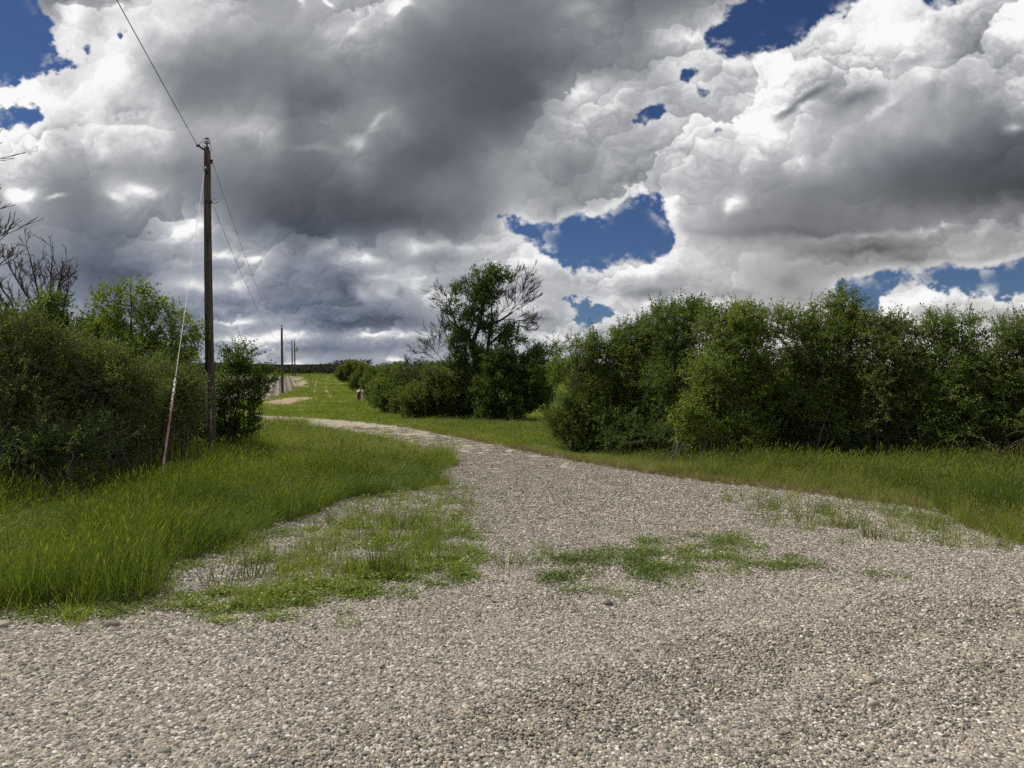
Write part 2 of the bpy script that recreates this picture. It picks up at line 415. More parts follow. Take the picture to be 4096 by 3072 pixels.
    out = np.concatenate([lin, alpha[..., None]], -1).astype(np.float32)
    img = bpy.data.images.new('cloud_cover', W, H, alpha=True, float_buffer=True)
    img.colorspace_settings.name = 'Non-Color'
    img.alpha_mode = 'CHANNEL_PACKED'
    img.pixels.foreach_set(out.ravel())
    img.update()
    return img

def build_world():
    w = bpy.data.worlds.new('World'); SC.world = w; w.use_nodes = True
    nt = w.node_tree; nt.nodes.clear(); L = nt.links.new
    out = N(nt, 'ShaderNodeOutputWorld'); bg = N(nt, 'ShaderNodeBackground'); bg.inputs['Strength'].default_value = .1
    sky = N(nt, 'ShaderNodeTexSky', sky_type='NISHITA'); sky.sun_disc = False
    sky.sun_elevation = SUN_EL; sky.sun_rotation = SUN_AZ; sky.altitude = 900; sky.air_density = 1.0; sky.dust_density = .4; sky.ozone_density = 2.0
    tc = N(nt, 'ShaderNodeTexCoord'); sx = N(nt, 'ShaderNodeSeparateXYZ'); L(tc.outputs['Generated'], sx.inputs[0])
    a = N(nt, 'ShaderNodeMath', operation='ARCTAN2'); L(sx.outputs[0], a.inputs[0]); L(sx.outputs[1], a.inputs[1])
    e = N(nt, 'ShaderNodeMath', operation='ARCSINE'); L(sx.outputs[2], e.inputs[0])
    ua = N(nt, 'ShaderNodeMath', operation='MULTIPLY_ADD'); L(a.outputs[0], ua.inputs[0]); ua.inputs[1].default_value = 1 / (2 * AZ_HALF); ua.inputs[2].default_value = .5
    pp = N(nt, 'ShaderNodeMath', operation='PINGPONG'); L(ua.outputs[0], pp.inputs[0]); pp.inputs[1].default_value = 1
    va = N(nt, 'ShaderNodeMath', operation='MULTIPLY_ADD'); L(e.outputs[0], va.inputs[0]); va.inputs[1].default_value = 1 / (EL1 - EL0); va.inputs[2].default_value = -EL0 / (EL1 - EL0)
    cx = N(nt, 'ShaderNodeCombineXYZ'); L(pp.outputs[0], cx.inputs[0]); L(va.outputs[0], cx.inputs[1])
    im = N(nt, 'ShaderNodeTexImage'); im.image = cloud_image(); im.extension = 'EXTEND'; im.interpolation = 'Cubic'
    L(cx.outputs[0], im.inputs[0])
    sc = N(nt, 'ShaderNodeMix', data_type='RGBA', blend_type='MULTIPLY'); sc.inputs[0].default_value = 1
    L(sky.outputs[0], sc.inputs[6]); sc.inputs[7].default_value = SKY_TINT
    c10 = N(nt, 'ShaderNodeVectorMath', operation='SCALE'); c10.inputs['Scale'].default_value = 10.0
    L(im.outputs['Color'], c10.inputs[0])
    mx = N(nt, 'ShaderNodeMix', data_type='RGBA'); L(im.outputs['Alpha'], mx.inputs[0]); L(sc.outputs[2], mx.inputs[6]); L(c10.outputs[0], mx.inputs[7])
    L(mx.outputs[2], bg.inputs[0]); L(bg.outputs[0], out.inputs[0])

SKY_TINT = (.25, .32, .47, 1)
build_world()

sun = bpy.data.lights.new('sun', 'SUN'); sun.energy = 5.0; sun.angle = math.radians(.53); sun.color = (1, .94, .85)
so = bpy.data.objects.new('sun', sun); COL.objects.link(so)
sd = np.array([math.sin(SUN_AZ) * math.cos(SUN_EL), math.cos(SUN_AZ) * math.cos(SUN_EL), math.sin(SUN_EL)])
from mathutils import Vector
so.rotation_euler = Vector(sd).to_track_quat('Z', 'Y').to_euler()
so.location = (-20, 0, 30)

cam = bpy.data.cameras.new('camera'); co = bpy.data.objects.new('camera', cam); COL.objects.link(co)
cam.sensor_width = 36; cam.lens = 36 * F / 1024; cam.clip_start = .05; cam.clip_end = 20000
co.location = (0, 0, CAMZ); co.rotation_euler = (math.pi / 2 - PITCH, 0, 0)
SC.camera = co
SC.view_settings.view_transform = 'Standard'; SC.view_settings.look = 'None'; SC.view_settings.exposure = 0; SC.view_settings.gamma = 1
SC.render.film_transparent = False
SC.cycles.max_bounces = 8; SC.cycles.transmission_bounces = 4; SC.cycles.diffuse_bounces = 3; SC.cycles.glossy_bounces = 2
SC.cycles.use_denoising = False

# ------------------------------------------------------------------ ground sheet, split into what lies where
def U(pts):
    """pixels (in the 2212-wide reading of the photograph) -> 1024-wide frame"""
    return [(x * 1024 / 2212, y * 768 / 1659) for x, y in pts]

P_DRIVE_L = U([(540, 905), (560, 906), (640, 914), (760, 934), (830, 951), (900, 976), (950, 1002), (940, 1030), (850, 1056), (700, 1080), (560, 1125), (430, 1160), (330, 1200), (210, 1262), (100, 1290), (-100, 1320), (-900, 1400)])
P_DRIVE_R = U([(560, 897), (650, 902), (760, 909), (900, 926), (1000, 945), (1200, 984), (1350, 1010), (1500, 1032), (1700, 1054), (1850, 1074), (2000, 1096), (2110, 1140), (2212, 1175), (2900, 1240)])
P_GRAVEL = P_DRIVE_L + [(-20000, 660), (-20000, 20000), (20000, 20000), (20000, 600)] + P_DRIVE_R[::-1] + U([(480, 895), (380, 893), (380, 903)])
P_FIELD = [(294.5, 376.6), (300, 384), (292, 390), (283, 395), (270, 398.5), (250, 400), (150, 402), (-300, 402), (-300, 375.5), (150, 375.5), (250, 376)]
P_TAN = [[(290, 376.4), (300, 377.5), (306, 382), (306, 386), (298, 387.5), (296, 386), (300, 384), (296, 379)], [(262, 402), (281, 398.5), (296, 397.3), (314, 397.2), (304, 400.5), (297, 403), (285, 404.5), (262, 404.8)]]

def build_ground():
    ys = [-40., -25, -16, -11, -8, -6, -4, -2.5, -1.2, 0]
    y = .5
    while y < 210: ys.append(y); y += .10 + .012 * max(y - 3, 0)
    while y < 3900: ys.append(y); y *= 1.12
    ys = np.array(ys)
    us = np.concatenate([[-9, -6, -4, -3, -2.4, -2], np.linspace(-1.7, 1.7, 560), [2, 2.4, 3, 4, 6, 9]])
    Yg, Ug = np.meshgrid(ys, us, indexing='ij')
    Xg = Ug * (np.abs(Yg) + 8)
    Zg = terr(Xg, Yg)
    ny, nx = Yg.shape
    V = np.stack([Xg, Yg, Zg], -1).reshape(-1, 3)
    i = np.arange(ny - 1)[:, None] * nx + np.arange(nx - 1)[None]
    Q = np.stack([i, i + 1, i + nx + 1, i + nx], -1).reshape(-1, 4)
    c = V[Q].mean(1)
    jx = (fbm(c[:, 0] * 1.4, c[:, 1] * 1.4, 4, 1) - .5) * .5; jy = (fbm(c[:, 0] * 1.4 + 40, c[:, 1] * 1.4, 4, 3) - .5) * .5
    px, py = project(c[:, 0] + jx, c[:, 1] + jy, c[:, 2])
    gravel = inpoly(px, py, P_GRAVEL) | ((c[:, 1] < 2.6) & (c[:, 1] > -7))
    gravel &= c[:, 1] < 60
    pxs, pys = project(c[:, 0], c[:, 1], c[:, 2])
    far = c[:, 1] > 34
    field = far & inpoly(pxs, pys, P_FIELD) & (c[:, 1] < 190)
    pyj = pys + (fbm(c[:, 0] * .5, c[:, 1] * .2, 3, 2) - .5) * 3; pxj = pxs + (fbm(c[:, 0] * .5, c[:, 1] * .2, 3, 5) - .5) * 14
    tan = far & (inpoly(pxj, pyj, P_TAN[0]) | inpoly(pxj, pyj, P_TAN[1])) & (c[:, 1] < 190)
    field &= ~tan
    drive = gravel & (c[:, 1] > 7.6 - .12 * c[:, 0])
    road = gravel & ~drive
    rest = ~(gravel | field | tan)
    for nm, sel, mat in (('ground', rest, mat_ground()), ('gravel_road', road, mat_gravel('road_gravel')), ('gravel_driveway', drive, mat_gravel('driveway_gravel', 1.3)),
                         ('tilled_field', field, mat_field()), ('dry_grass_strip', tan, M['straw'])):
        q = Q[sel]; uq, inv = np.unique(q, return_inverse=True)
        o = mkobj(nm, mesh_data(nm, V[uq], inv.reshape(-1, 4), None, [mat]))
        tag(o, {'ground': 'green grassy ground rising to a low crest', 'gravel_road': 'wide pebble road across the front', 'gravel_driveway': 'pale gravel driveway curving away to the left behind the grass',
                'tilled_field': 'brown tilled field with curved furrows beyond the second pole', 'dry_grass_strip': 'strips of dry tan grass along the edge of the tilled field'}[nm], kind='structure')

def mat_ground():
    m, nt, out = new_mat('grassy_soil'); L = nt.links.new
    tc = N(nt, 'ShaderNodeTexCoord')
    n = N(nt, 'ShaderNodeTexNoise'); n.inputs['Scale'].default_value = .22; n.inputs['Detail'].default_value = 6; L(tc.outputs['Object'], n.inputs['Vector'])
    n2 = N(nt, 'ShaderNodeTexNoise'); n2.inputs['Scale'].default_value = 9; n2.inputs['Detail'].default_value = 6; L(tc.outputs['Object'], n2.inputs['Vector'])
    r = ramp(nt, n.outputs['Fac'], [(.32, (.075, .105, .018)), (.5, (.115, .150, .024)), (.68, (.175, .175, .048))])
    r2 = ramp(nt, n2.outputs['Fac'], [(.3, (.45, .45, .45)), (.7, (1.25, 1.25, 1.2))])
    mx = N(nt, 'ShaderNodeMix', data_type='RGBA', blend_type='MULTIPLY'); mx.inputs[0].default_value = 1; L(r.outputs[0], mx.inputs[6]); L(r2.outputs[0], mx.inputs[7])
    p = N(nt, 'ShaderNodeBsdfPrincipled'); p.inputs['Roughness'].default_value = .9; p.inputs['Specular IOR Level'].default_value = .1
    b = N(nt, 'ShaderNodeBump'); b.inputs['Strength'].default_value = .8; b.inputs['Distance'].default_value = .08; L(n2.outputs[0], b.inputs['Height']); L(b.outputs[0], p.inputs['Normal'])
    L(mx.outputs[2], p.inputs['Base Color']); L(p.outputs[0], out.inputs['Surface'])
    return m

_ST = [(.0, (.055, .056, .056)), (.10, (.11, .108, .10)), (.24, (.19, .175, .15)), (.44, (.25, .225, .185)), (.56, (.35, .31, .245)), (.68, (.27, .22, .185)), (.80, (.40, .355, .285)), (.92, (.50, .46, .385)), (1, (.68, .65, .59))]

def mat_gravel(name, gain=1.0):
    m, nt, out = new_mat(name); L = nt.links.new
    tc = N(nt, 'ShaderNodeTexCoord')
    v = N(nt, 'ShaderNodeTexVoronoi'); v.inputs['Scale'].default_value = 52; L(tc.outputs['Object'], v.inputs['Vector'])
    v2 = N(nt, 'ShaderNodeTexVoronoi'); v2.inputs['Scale'].default_value = 150; L(tc.outputs['Object'], v2.inputs['Vector'])
    sx = N(nt, 'ShaderNodeSeparateColor'); L(v.outputs['Color'], sx.inputs[0])
    r = ramp(nt, sx.outputs[0], _ST)
    n = N(nt, 'ShaderNodeTexNoise'); n.inputs['Scale'].default_value = .8; n.inputs['Detail'].default_value = 5; L(tc.outputs['Object'], n.inputs['Vector'])
    rr = ramp(nt, n.outputs[0], [(.35, (.24 * gain, .208 * gain, .155 * gain)), (.65, (.34 * gain, .292 * gain, .215 * gain))])
    mx = N(nt, 'ShaderNodeMix', data_type='RGBA'); mx.inputs[0].default_value = .55; L(r.outputs[0], mx.inputs[6]); L(rr.outputs[0], mx.inputs[7])
    p = N(nt, 'ShaderNodeBsdfPrincipled'); p.inputs['Roughness'].default_value = .9; p.inputs['Specular IOR Level'].default_value = .2
    ad = N(nt, 'ShaderNodeMath', operation='MULTIPLY_ADD'); L(v2.outputs['Distance'], ad.inputs[0]); ad.inputs[1].default_value = .4; L(v.outputs['Distance'], ad.inputs[2])
    b = N(nt, 'ShaderNodeBump', invert=True); b.inputs['Strength'].default_value = .9; b.inputs['Distance'].default_value = .012; L(ad.outputs[0], b.inputs['Height']); L(b.outputs[0], p.inputs['Normal'])
    L(mx.outputs[2], p.inputs['Base Color']); L(p.outputs[0], out.inputs['Surface'])
    return m

def mat_field():
    m, nt, out = new_mat('tilled_soil'); L = nt.links.new
    tc = N(nt, 'ShaderNodeTexCoord'); mp = N(nt, 'ShaderNodeMapping'); mp.inputs['Rotation'].default_value = (0, 0, math.radians(-18)); L(tc.outputs['Object'], mp.inputs[0])
    w = N(nt, 'ShaderNodeTexWave'); w.inputs['Scale'].default_value = .42; w.inputs['Distortion'].default_value = 3.0; w.inputs['Detail'].default_value = 3; w.inputs['Detail Scale'].default_value = .5; L(mp.outputs[0], w.inputs['Vector'])
    n = N(nt, 'ShaderNodeTexNoise'); n.inputs['Scale'].default_value = 1.2; n.inputs['Detail'].default_value = 6; L(tc.outputs['Object'], n.inputs['Vector'])
    ad = N(nt, 'ShaderNodeMath', operation='MULTIPLY_ADD'); L(n.outputs[0], ad.inputs[0]); ad.inputs[1].default_value = 1.0; L(w.outputs['Fac'], ad.inputs[2])
    hf = N(nt, 'ShaderNodeMath', operation='MULTIPLY'); L(ad.outputs[0], hf.inputs[0]); hf.inputs[1].default_value = .5
    r = ramp(nt, hf.outputs[0], [(.2, (.11, .092, .075)), (.45, (.145, .122, .10)), (.62, (.175, .150, .125)), (.8, (.27, .24, .205))])
    p = N(nt, 'ShaderNodeBsdfPrincipled'); p.inputs['Roughness'].default_value = .95; p.inputs['Specular IOR Level'].default_value = .1
    b = N(nt, 'ShaderNodeBump'); b.inputs['Strength'].default_value = 1; b.inputs['Distance'].default_value = .15; L(ad.outputs[0], b.inputs['Height']); L(b.outputs[0], p.inputs['Normal'])
    L(r.outputs[0], p.inputs['Base Color']); L(p.outputs[0], out.inputs['Surface'])
    return m

build_ground()

# ------------------------------------------------------------------ scattered stuff (one object each; geometry nodes copy its own small pieces)
def scatter(name, templates, pts, rot, scl, tint, mat, label, smooth=True):
    """templates: list of (V, Q, T, tint-per-face).  The object's mesh carries the pieces and the points."""
    Vs, Qs, Ts, at_, tm = [], [], [], [], []
    tq, tt = [], []
    n = 0
    for k, (V, Q, T, a) in enumerate(templates):
        Q = np.zeros((0, 4), int) if Q is None else Q; T = np.zeros((0, 3), int) if T is None else T
        Vs.append(V); Qs.append(Q + n); Ts.append(T + n); tq.append(a[:len(Q)]); tt.append(a[len(Q):])
        tm.append(np.full(len(V), k)); n += len(V)
    NP = len(pts); Vs.append(pts); tm.append(np.full(NP, -1))
    V = np.concatenate(Vs)
    me = mesh_data(name, V, np.concatenate(Qs), np.concatenate(Ts), [mat], smooth, np.concatenate(tq + tt))
    def addv(nm, typ, arr, key):
        a = me.attributes.new(nm, typ, 'POINT'); a.data.foreach_set(key, np.asarray(arr).ravel())
    z = np.zeros((n, 3))
    addv('tmpl', 'INT', np.concatenate(tm).astype(np.int32), 'value')
    addv('pick', 'INT', np.concatenate([np.zeros(n), RNG.integers(0, len(templates), NP)]).astype(np.int32), 'value')
    addv('prot', 'FLOAT_VECTOR', np.concatenate([z, rot]).astype(np.float32), 'vector')
    addv('pscl', 'FLOAT_VECTOR', np.concatenate([z, scl]).astype(np.float32), 'vector')
    addv('ptint', 'FLOAT', np.concatenate([np.zeros(n), tint]).astype(np.float32), 'value')
    o = mkobj(name, me); tag(o, label, kind='stuff')
    g = bpy.data.node_groups.new(name + '_scatter', 'GeometryNodeTree'); L = g.links.new
    g.interface.new_socket('Geometry', in_out='INPUT', socket_type='NodeSocketGeometry'); g.interface.new_socket('Geometry', in_out='OUTPUT', socket_type='NodeSocketGeometry')
    gi = g.nodes.new('NodeGroupInput'); go = g.nodes.new('NodeGroupOutput')
    def named(nm, typ):
        q = g.nodes.new('GeometryNodeInputNamedAttribute'); q.data_type = typ; q.inputs['Name'].default_value = nm; return q.outputs['Attribute']
    tA = named('tmpl', 'INT')
    def pickset(k):
        c = g.nodes.new('FunctionNodeCompare'); c.data_type = 'INT'; c.operation = 'EQUAL'
        ia = [s for s in c.inputs if s.name == 'A' and s.type == 'INT'][0]; ib = [s for s in c.inputs if s.name == 'B' and s.type == 'INT'][0]
        L(tA, ia); ib.default_value = k
        s = g.nodes.new('GeometryNodeSeparateGeometry'); s.domain = 'POINT'; L(gi.outputs[0], s.inputs['Geometry']); L(c.outputs[0], s.inputs['Selection'])
        return s.outputs['Selection']
    j = g.nodes.new('GeometryNodeJoinGeometry')
    for k in range(len(templates)):
        t = g.nodes.new('GeometryNodeGeometryToInstance'); L(pickset(k), t.inputs[0]); L(t.outputs[0], j.inputs[0])
    ip = g.nodes.new('GeometryNodeInstanceOnPoints'); L(pickset(-1), ip.inputs['Points']); L(j.outputs[0], ip.inputs['Instance'])
    ip.inputs['Pick Instance'].default_value = True
    L(named('pick', 'INT'), ip.inputs['Instance Index']); L(named('prot', 'FLOAT_VECTOR'), ip.inputs['Rotation']); L(named('pscl', 'FLOAT_VECTOR'), ip.inputs['Scale'])
    L(ip.outputs[0], go.inputs[0])
    md = o.modifiers.new('scatter', 'NODES'); md.node_group = g
    return o

def ico(sub=1):
    t = (1 + 5 ** .5) / 2
    V = np.array([(-1, t, 0), (1, t, 0), (-1, -t, 0), (1, -t, 0), (0, -1, t), (0, 1, t), (0, -1, -t), (0, 1, -t), (t, 0, -1), (t, 0, 1), (-t, 0, -1), (-t, 0, 1)], float)
    V = norm(V)
    T = [(0, 11, 5), (0, 5, 1), (0, 1, 7), (0, 7, 10), (0, 10, 11), (1, 5, 9), (5, 11, 4), (11, 10, 2), (10, 7, 6), (7, 1, 8), (3, 9, 4), (3, 4, 2), (3, 2, 6), (3, 6, 8), (3, 8, 9), (4, 9, 5), (2, 4, 11), (6, 2, 10), (8, 6, 7), (9, 8, 1)]
    for _ in range(sub):
        V = list(map(tuple, V)); mid = {}; NT = []
        def m(a, b):
            k = (min(a, b), max(a, b))
            if k not in mid:
                p = norm((np.array(V[a]) + np.array(V[b])) / 2); mid[k] = len(V); V.append(tuple(p))
            return mid[k]
        for a, b, c in T:
            x, y, z = m(a, b), m(b, c), m(c, a); NT += [(a, x, z), (b, y, x), (c, z, y), (x, y, z)]
        T = NT; V = np.array(V)
    return np.array(V), np.array(T)

ICO1 = ico(1); ICO2 = ico(2)

def stone(seed, sub=1, flat=.62):
    r = np.random.default_rng(seed); V, T = (ICO1, ICO2)[sub - 1]
    V = V.copy(); q = 0
    for f, a in ((1.3, .22), (2.6, .10)):
        w = r.normal(size=(3, 3)) * f; ph = r.random(3) * 6
        q = q + a * np.sin(V @ w + ph).sum(1) / 1.7
    V = V * (1 + q)[:, None]
    V = V * np.array([1, r.uniform(.62, .92), r.uniform(flat - .14, flat + .1)])
    return V, T

def stone_mat():
    m, nt, out = new_mat('river_pebbles'); L = nt.links.new
    a = N(nt, 'ShaderNodeAttribute', attribute_name='tint'); a2 = N(nt, 'ShaderNodeAttribute', attribute_name='ptint', attribute_type='INSTANCER')
    ad = N(nt, 'ShaderNodeMath', operation='ADD'); L(a.outputs['Fac'], ad.inputs[0]); L(a2.outputs['Fac'], ad.inputs[1])
    fr = N(nt, 'ShaderNodeMath', operation='FRACT'); L(ad.outputs[0], fr.inputs[0])
    r = ramp(nt, fr.outputs[0], _ST)
    tc = N(nt, 'ShaderNodeTexCoord'); n = N(nt, 'ShaderNodeTexNoise'); n.inputs['Scale'].default_value = 70; n.inputs['Detail'].default_value = 4; L(tc.outputs['Object'], n.inputs['Vector'])
    r2 = ramp(nt, n.outputs[0], [(.3, (.72, .72, .72)), (.7, (1.12, 1.1, 1.08))])
    mx = N(nt, 'ShaderNodeMix', data_type='RGBA', blend_type='MULTIPLY'); mx.inputs[0].default_value = 1; L(r.outputs[0], mx.inputs[6]); L(r2.outputs[0], mx.inputs[7])
    p = N(nt, 'ShaderNodeBsdfPrincipled'); p.inputs['Roughness'].default_value = .75; p.inputs['Specular IOR Level'].default_value = .3
    L(mx.outputs[2], p.inputs['Base Color']); L(p.outputs[0], out.inputs['Surface'])
    return m
M['pebble'] = stone_mat()

def cluster(seed, n, span, lo, hi):
    r = np.random.default_rng(seed); Vs, Ts, A = [], [], []; k = 0
    for i in range(n):
        V, T = stone(seed * 100 + i, 1)
        s = lo + (hi - lo) * r.random() ** 2.0
        a = r.random() * 6.28; c, d = math.cos(a), math.sin(a); tl = r.normal() * .25
        V = V * s; V = np.stack([V[:, 0], V[:, 1] * math.cos(tl) - V[:, 2] * math.sin(tl), V[:, 1] * math.sin(tl) + V[:, 2] * math.cos(tl)], 1)
        V = np.stack([V[:, 0] * c - V[:, 1] * d, V[:, 0] * d + V[:, 1] * c, V[:, 2]], 1)
        rr = span * math.sqrt(r.random()); th = r.random() * 6.28
        V += (rr * math.cos(th), rr * math.sin(th), s * r.uniform(.05, .75))
        Vs.append(V); Ts.append(T + k); k += len(V); A.append(np.full(len(T), r.random()))
    return np.concatenate(Vs), None, np.concatenate(Ts), np.concatenate(A)

def field_points(n, ymin, ymax, pwr, poly, jit=.0, xpad=60, umax=None):
    """random ground points, denser near the camera (pwr), whose pixel lies inside poly"""
    t = RNG.random(n)
    if pwr == 1: y = ymin * (ymax / ymin) ** t
    else:
        e = 1 - pwr; y = (ymin ** e + t * (ymax ** e - ymin ** e)) ** (1 / e)
    um = umax or (512 + xpad) / F
    x = (RNG.random(n) * 2 - 1) * um * y * 1.02
    z = terr(x, y)
    qx, qy = x, y
    if jit:
        qx = x + (fbm(x * 1.1, y * 1.1, 4, 1) - .5) * jit; qy = y + (fbm(x * 1.1 + 50, y * 1.1, 4, 3) - .5) * jit
    px, py = project(qx, qy, z)
    k = inpoly(px, py, poly)
    return np.stack([x, y, z], 1)[k]

def build_stones():
    # fine bands worn by wheels hold fewer stones
    LN = [[unproject(x * 1024 / 2212, y * 768 / 1659) for x, y in l] for l in ([(700, 1657), (1100, 1585), (1500, 1462), (1850, 1375), (2212, 1310)], [(1500, 1657), (1900, 1540), (2212, 1450)])]
    def wide(n):          # the road beside the picture's edges
        q = field_points(n, 1.0, 8, 1.3, P_GRAVEL, .4, umax=2.2)
        return q[(np.abs(q[:, 0]) > .80 * q[:, 1]) | (q[:, 1] < 2.35)]
    def lane(p):
        w = np.zeros(len(p)); q = p[:, :2] + np.stack([fbm(p[:, 0] * 1.2, p[:, 1] * 1.2, 3, 1) - .5, fbm(p[:, 0] * 1.2 + 9, p[:, 1] * 1.2, 3, 3) - .5], 1) * .7
        for l, wd in zip(LN, (.40, .30)):
            l = np.array(l)[:, :2]
            for a, b in zip(l[:-1], l[1:]):
                t = np.clip(((q - a) @ (b - a)) / ((b - a) @ (b - a)), 0, 1); d = np.linalg.norm(q - a - t[:, None] * (b - a), axis=1)
                w = np.maximum(w, np.exp(-(d / wd) ** 2))
        return .38 + .26 * w * (.5 + fbm(p[:, 0] * .9, p[:, 1] * .9, 3, 6))
    tm = [cluster(s, 84, .10, .0022, .0108) for s in range(1, 9)]
    p = np.concatenate([field_points(72000, 2.3, 26, 1.5, P_GRAVEL, .5), wide(26000)])
    d = np.clip(1.1 - 1.3 * sstep(.43, .56, lane(p)), .14, 1) * np.where(p[:, 1] > 8, .8, 1)
    p = p[RNG.random(len(p)) < d]
    n = len(p); rot = np.zeros((n, 3)); rot[:, 2] = RNG.random(n) * 6.28
    s = RNG.uniform(.75, 1.25, n)[:, None] * np.ones(3)
    s *= np.where(p[:, 1] > 8, 1.25, 1.0)[:, None]
    s *= (1 + .35 * sstep(.5, -3.5, p[:, 0]) * (p[:, 1] < 7))[:, None]
    print('clusters', n)
    scatter('gravel', tm, p, rot, s, RNG.random(n), M['pebble'], 'loose small pebbles covering the road and the driveway', False)
    tm = [(lambda vt: (vt[0], None, vt[1], np.zeros(len(vt[1]))))(stone(900 + i, 2)) for i in range(8)]
    p = np.concatenate([field_points(30000, 2.3, 16, 1.7, P_GRAVEL, .4), wide(9000)])
    big = (.25 + .75 * sstep(.55, .40, lane(p))) * (.45 + .55 * sstep(0, -3, p[:, 0]) + .25 * (p[:, 1] < 4.5))
    p = p[RNG.random(len(p)) < big]
    n = len(p); rot = RNG.normal(size=(n, 3)) * .25; rot[:, 2] = RNG.random(n) * 6.28
    sz = .0055 + .0120 * RNG.random(n) ** 3.4 + .010 * (RNG.random(n) < .008)
    sz *= 1 + .35 * sstep(-1.5, -4, p[:, 0])
    p[:, 2] += sz * .45
    print('stones', n)
    scatter('loose_stones', tm, p, rot, sz[:, None] * np.ones(3), RNG.random(n), M['pebble'], 'larger rounded stones lying loose on the gravel')
build_stones()

# ------------------------------------------------------------------ grass
M['grass'] = leaf_mat('meadow_grass', [(0, (.066, .102, .026)), (.3, (.115, .168, .032)), (.55, (.185, .235, .040)), (.75, (.26, .275, .064)), (.9, (.29, .25, .11)), (1, (.40, .33, .18))], .45, .5, .3, (1.25, 1.25, .45), True)
M['dryg'] = leaf_mat('dry_grass', [(0, (.10, .10, .03)), (.4, (.20, .17, .065)), (.75, (.32, .25, .12)), (1, (.42, .34, .19))], .35, .6, .2, (1, .95, .6), True)
M['weed'] = leaf_mat('low_weeds', [(0, (.055, .09, .026)), (.35, (.095, .14, .028)), (.65, (.17, .225, .030)), (1, (.27, .30, .04))], .35, .5, .3, (1.05, 1.15, .4), True)

def blades(r, n, span, h0, h1, w, lean=.15, bend=.5, seeds=0, seg=4, spread=.35):
    """a tuft of n curved tapering blades, bent by the wind towards +X"""
    a = r.random(n) * 6.28; rr = span * np.sqrt(r.random(n))
    bx, by = rr * np.cos(a), rr * np.sin(a)
    h = r.uniform(h0, h1, n)
    d = np.stack([np.cos(a) * spread * r.random(n) + lean, np.sin(a) * spread * r.random(n)], 1)
    bd = r.uniform(.3, 1.0, n) * bend
    fa = r.random(n) * 3.14
    t = np.linspace(0, 1, seg + 1)
    cx = bx[:, None] + h[:, None] * (d[:, :1] * t + (d[:, :1] + .18) * bd[:, None] * t ** 2.4)
    cy = by[:, None] + h[:, None] * (d[:, 1:] * t + d[:, 1:] * bd[:, None] * t ** 2.4)
    cz = h[:, None] * (t - .35 * bd[:, None] * t ** 2.6)
    ww = w * r.uniform(.6, 1.2, n)[:, None] * (1 - t ** 1.6 * .93) * .5
    ox, oy = np.cos(fa)[:, None] * ww, np.sin(fa)[:, None] * ww
    Lf = np.stack([cx - ox, cy - oy, cz], -1); Rt = np.stack([cx + ox, cy + oy, cz], -1)
    V = np.stack([Lf, Rt], 2).reshape(-1, 3)
    b = np.arange(n)[:, None] * (seg + 1) * 2 + np.arange(seg)[None] * 2
    Q = np.stack([b, b + 1, b + 3, b + 2], -1).reshape(-1, 4)
    tint = np.repeat(r.random(n), seg)
    if seeds:
        k = r.integers(0, n, seeds); Vs = [V]; Qs = [Q]; c = len(V)
        for i in k:
            p0 = np.array([cx[i, -1], cy[i, -1], cz[i, -1]]); p1 = p0 + np.array([cx[i, -1] - cx[i, -2] + .012, cy[i, -1] - cy[i, -2], max(cz[i, -1] - cz[i, -2], .01)]) * .9
            ax = p1 - p0; s = np.array([.004, 0, 0]); s2 = np.array([0, .004, 0])
            m = p0 + ax * .4
            Vs.append(np.array([p0, m + s, p1, m - s, m + s2, m - s2])); Qs.append(np.array([[0, 1, 2, 3], [0, 4, 2, 5]]) + c); c += 6
        V = np.concatenate(Vs); Q = np.concatenate(Qs); tint = np.concatenate([tint, np.full(seeds * 2, 1.25)])
    return V, Q, None, tint

def rosette(r, n, span, h, ls):
    """a low leafy weed: small leaves on short stems"""
    a = r.random(n) * 6.28; rr = span * np.sqrt(r.random(n)); z = h * r.random(n) * (1 - .6 * rr / span)
    B = np.stack([rr * np.cos(a), rr * np.sin(a), z], 1)
    ax = norm(np.stack([np.cos(a) + r.normal(size=n) * .7, np.sin(a) + r.normal(size=n) * .7, r.uniform(-.1, .9, n)], 1))
    nm = norm(np.stack([r.normal(size=n) * .5, r.normal(size=n) * .5, np.ones(n)], 1))
    V, Q = leaves(B, ax, nm, ls * r.uniform(.6, 1.2, n), .45)
    return V, Q, None, r.random(n)

def leaves(B, ax, nm, length, asp, fold=.25):
    sd = norm(np.cross(ax, nm)); up = np.cross(sd, ax)
    l = np.asarray(length)[:, None]
    m = B + ax * l * .45
    w = l * asp * .5
    V = np.stack([B, m + sd * w + up * w * fold, B + ax * l - up * l * .08, m - sd * w + up * w * fold], 1)
    return V.reshape(-1, 3), np.arange(len(B) * 4).reshape(-1, 4)

P_TALL_L = U([(-1200, 1420), (-100, 1350), (100, 1318), (210, 1295), (330, 1235), (430, 1190), (560, 1150), (640, 1118), (700, 1100), (800, 1080), (900, 1056), (960, 1015), (940, 985), (880, 968), (820, 951), (760, 936), (640, 917), (560, 909), (300, 905), (300, 905), (-1200, 930)])
P_VERGE = U([(520, 893), (650, 899), (760, 905), (900, 922), (1000, 941), (1200, 980), (1350, 1005), (1500, 1027), (1700, 1049), (1850, 1068), (2000, 1088), (2100, 1135), (2212, 1168), (3000, 1225), (9000, 1280), (9000, 800), (520, 806)])

def wind_rot(n, spread=.9):
    r = np.zeros((n, 3)); r[:, 2] = RNG.normal(size=n) * spread + .12; r[:, :2] = RNG.normal(size=(n, 2)) * .16
    return r

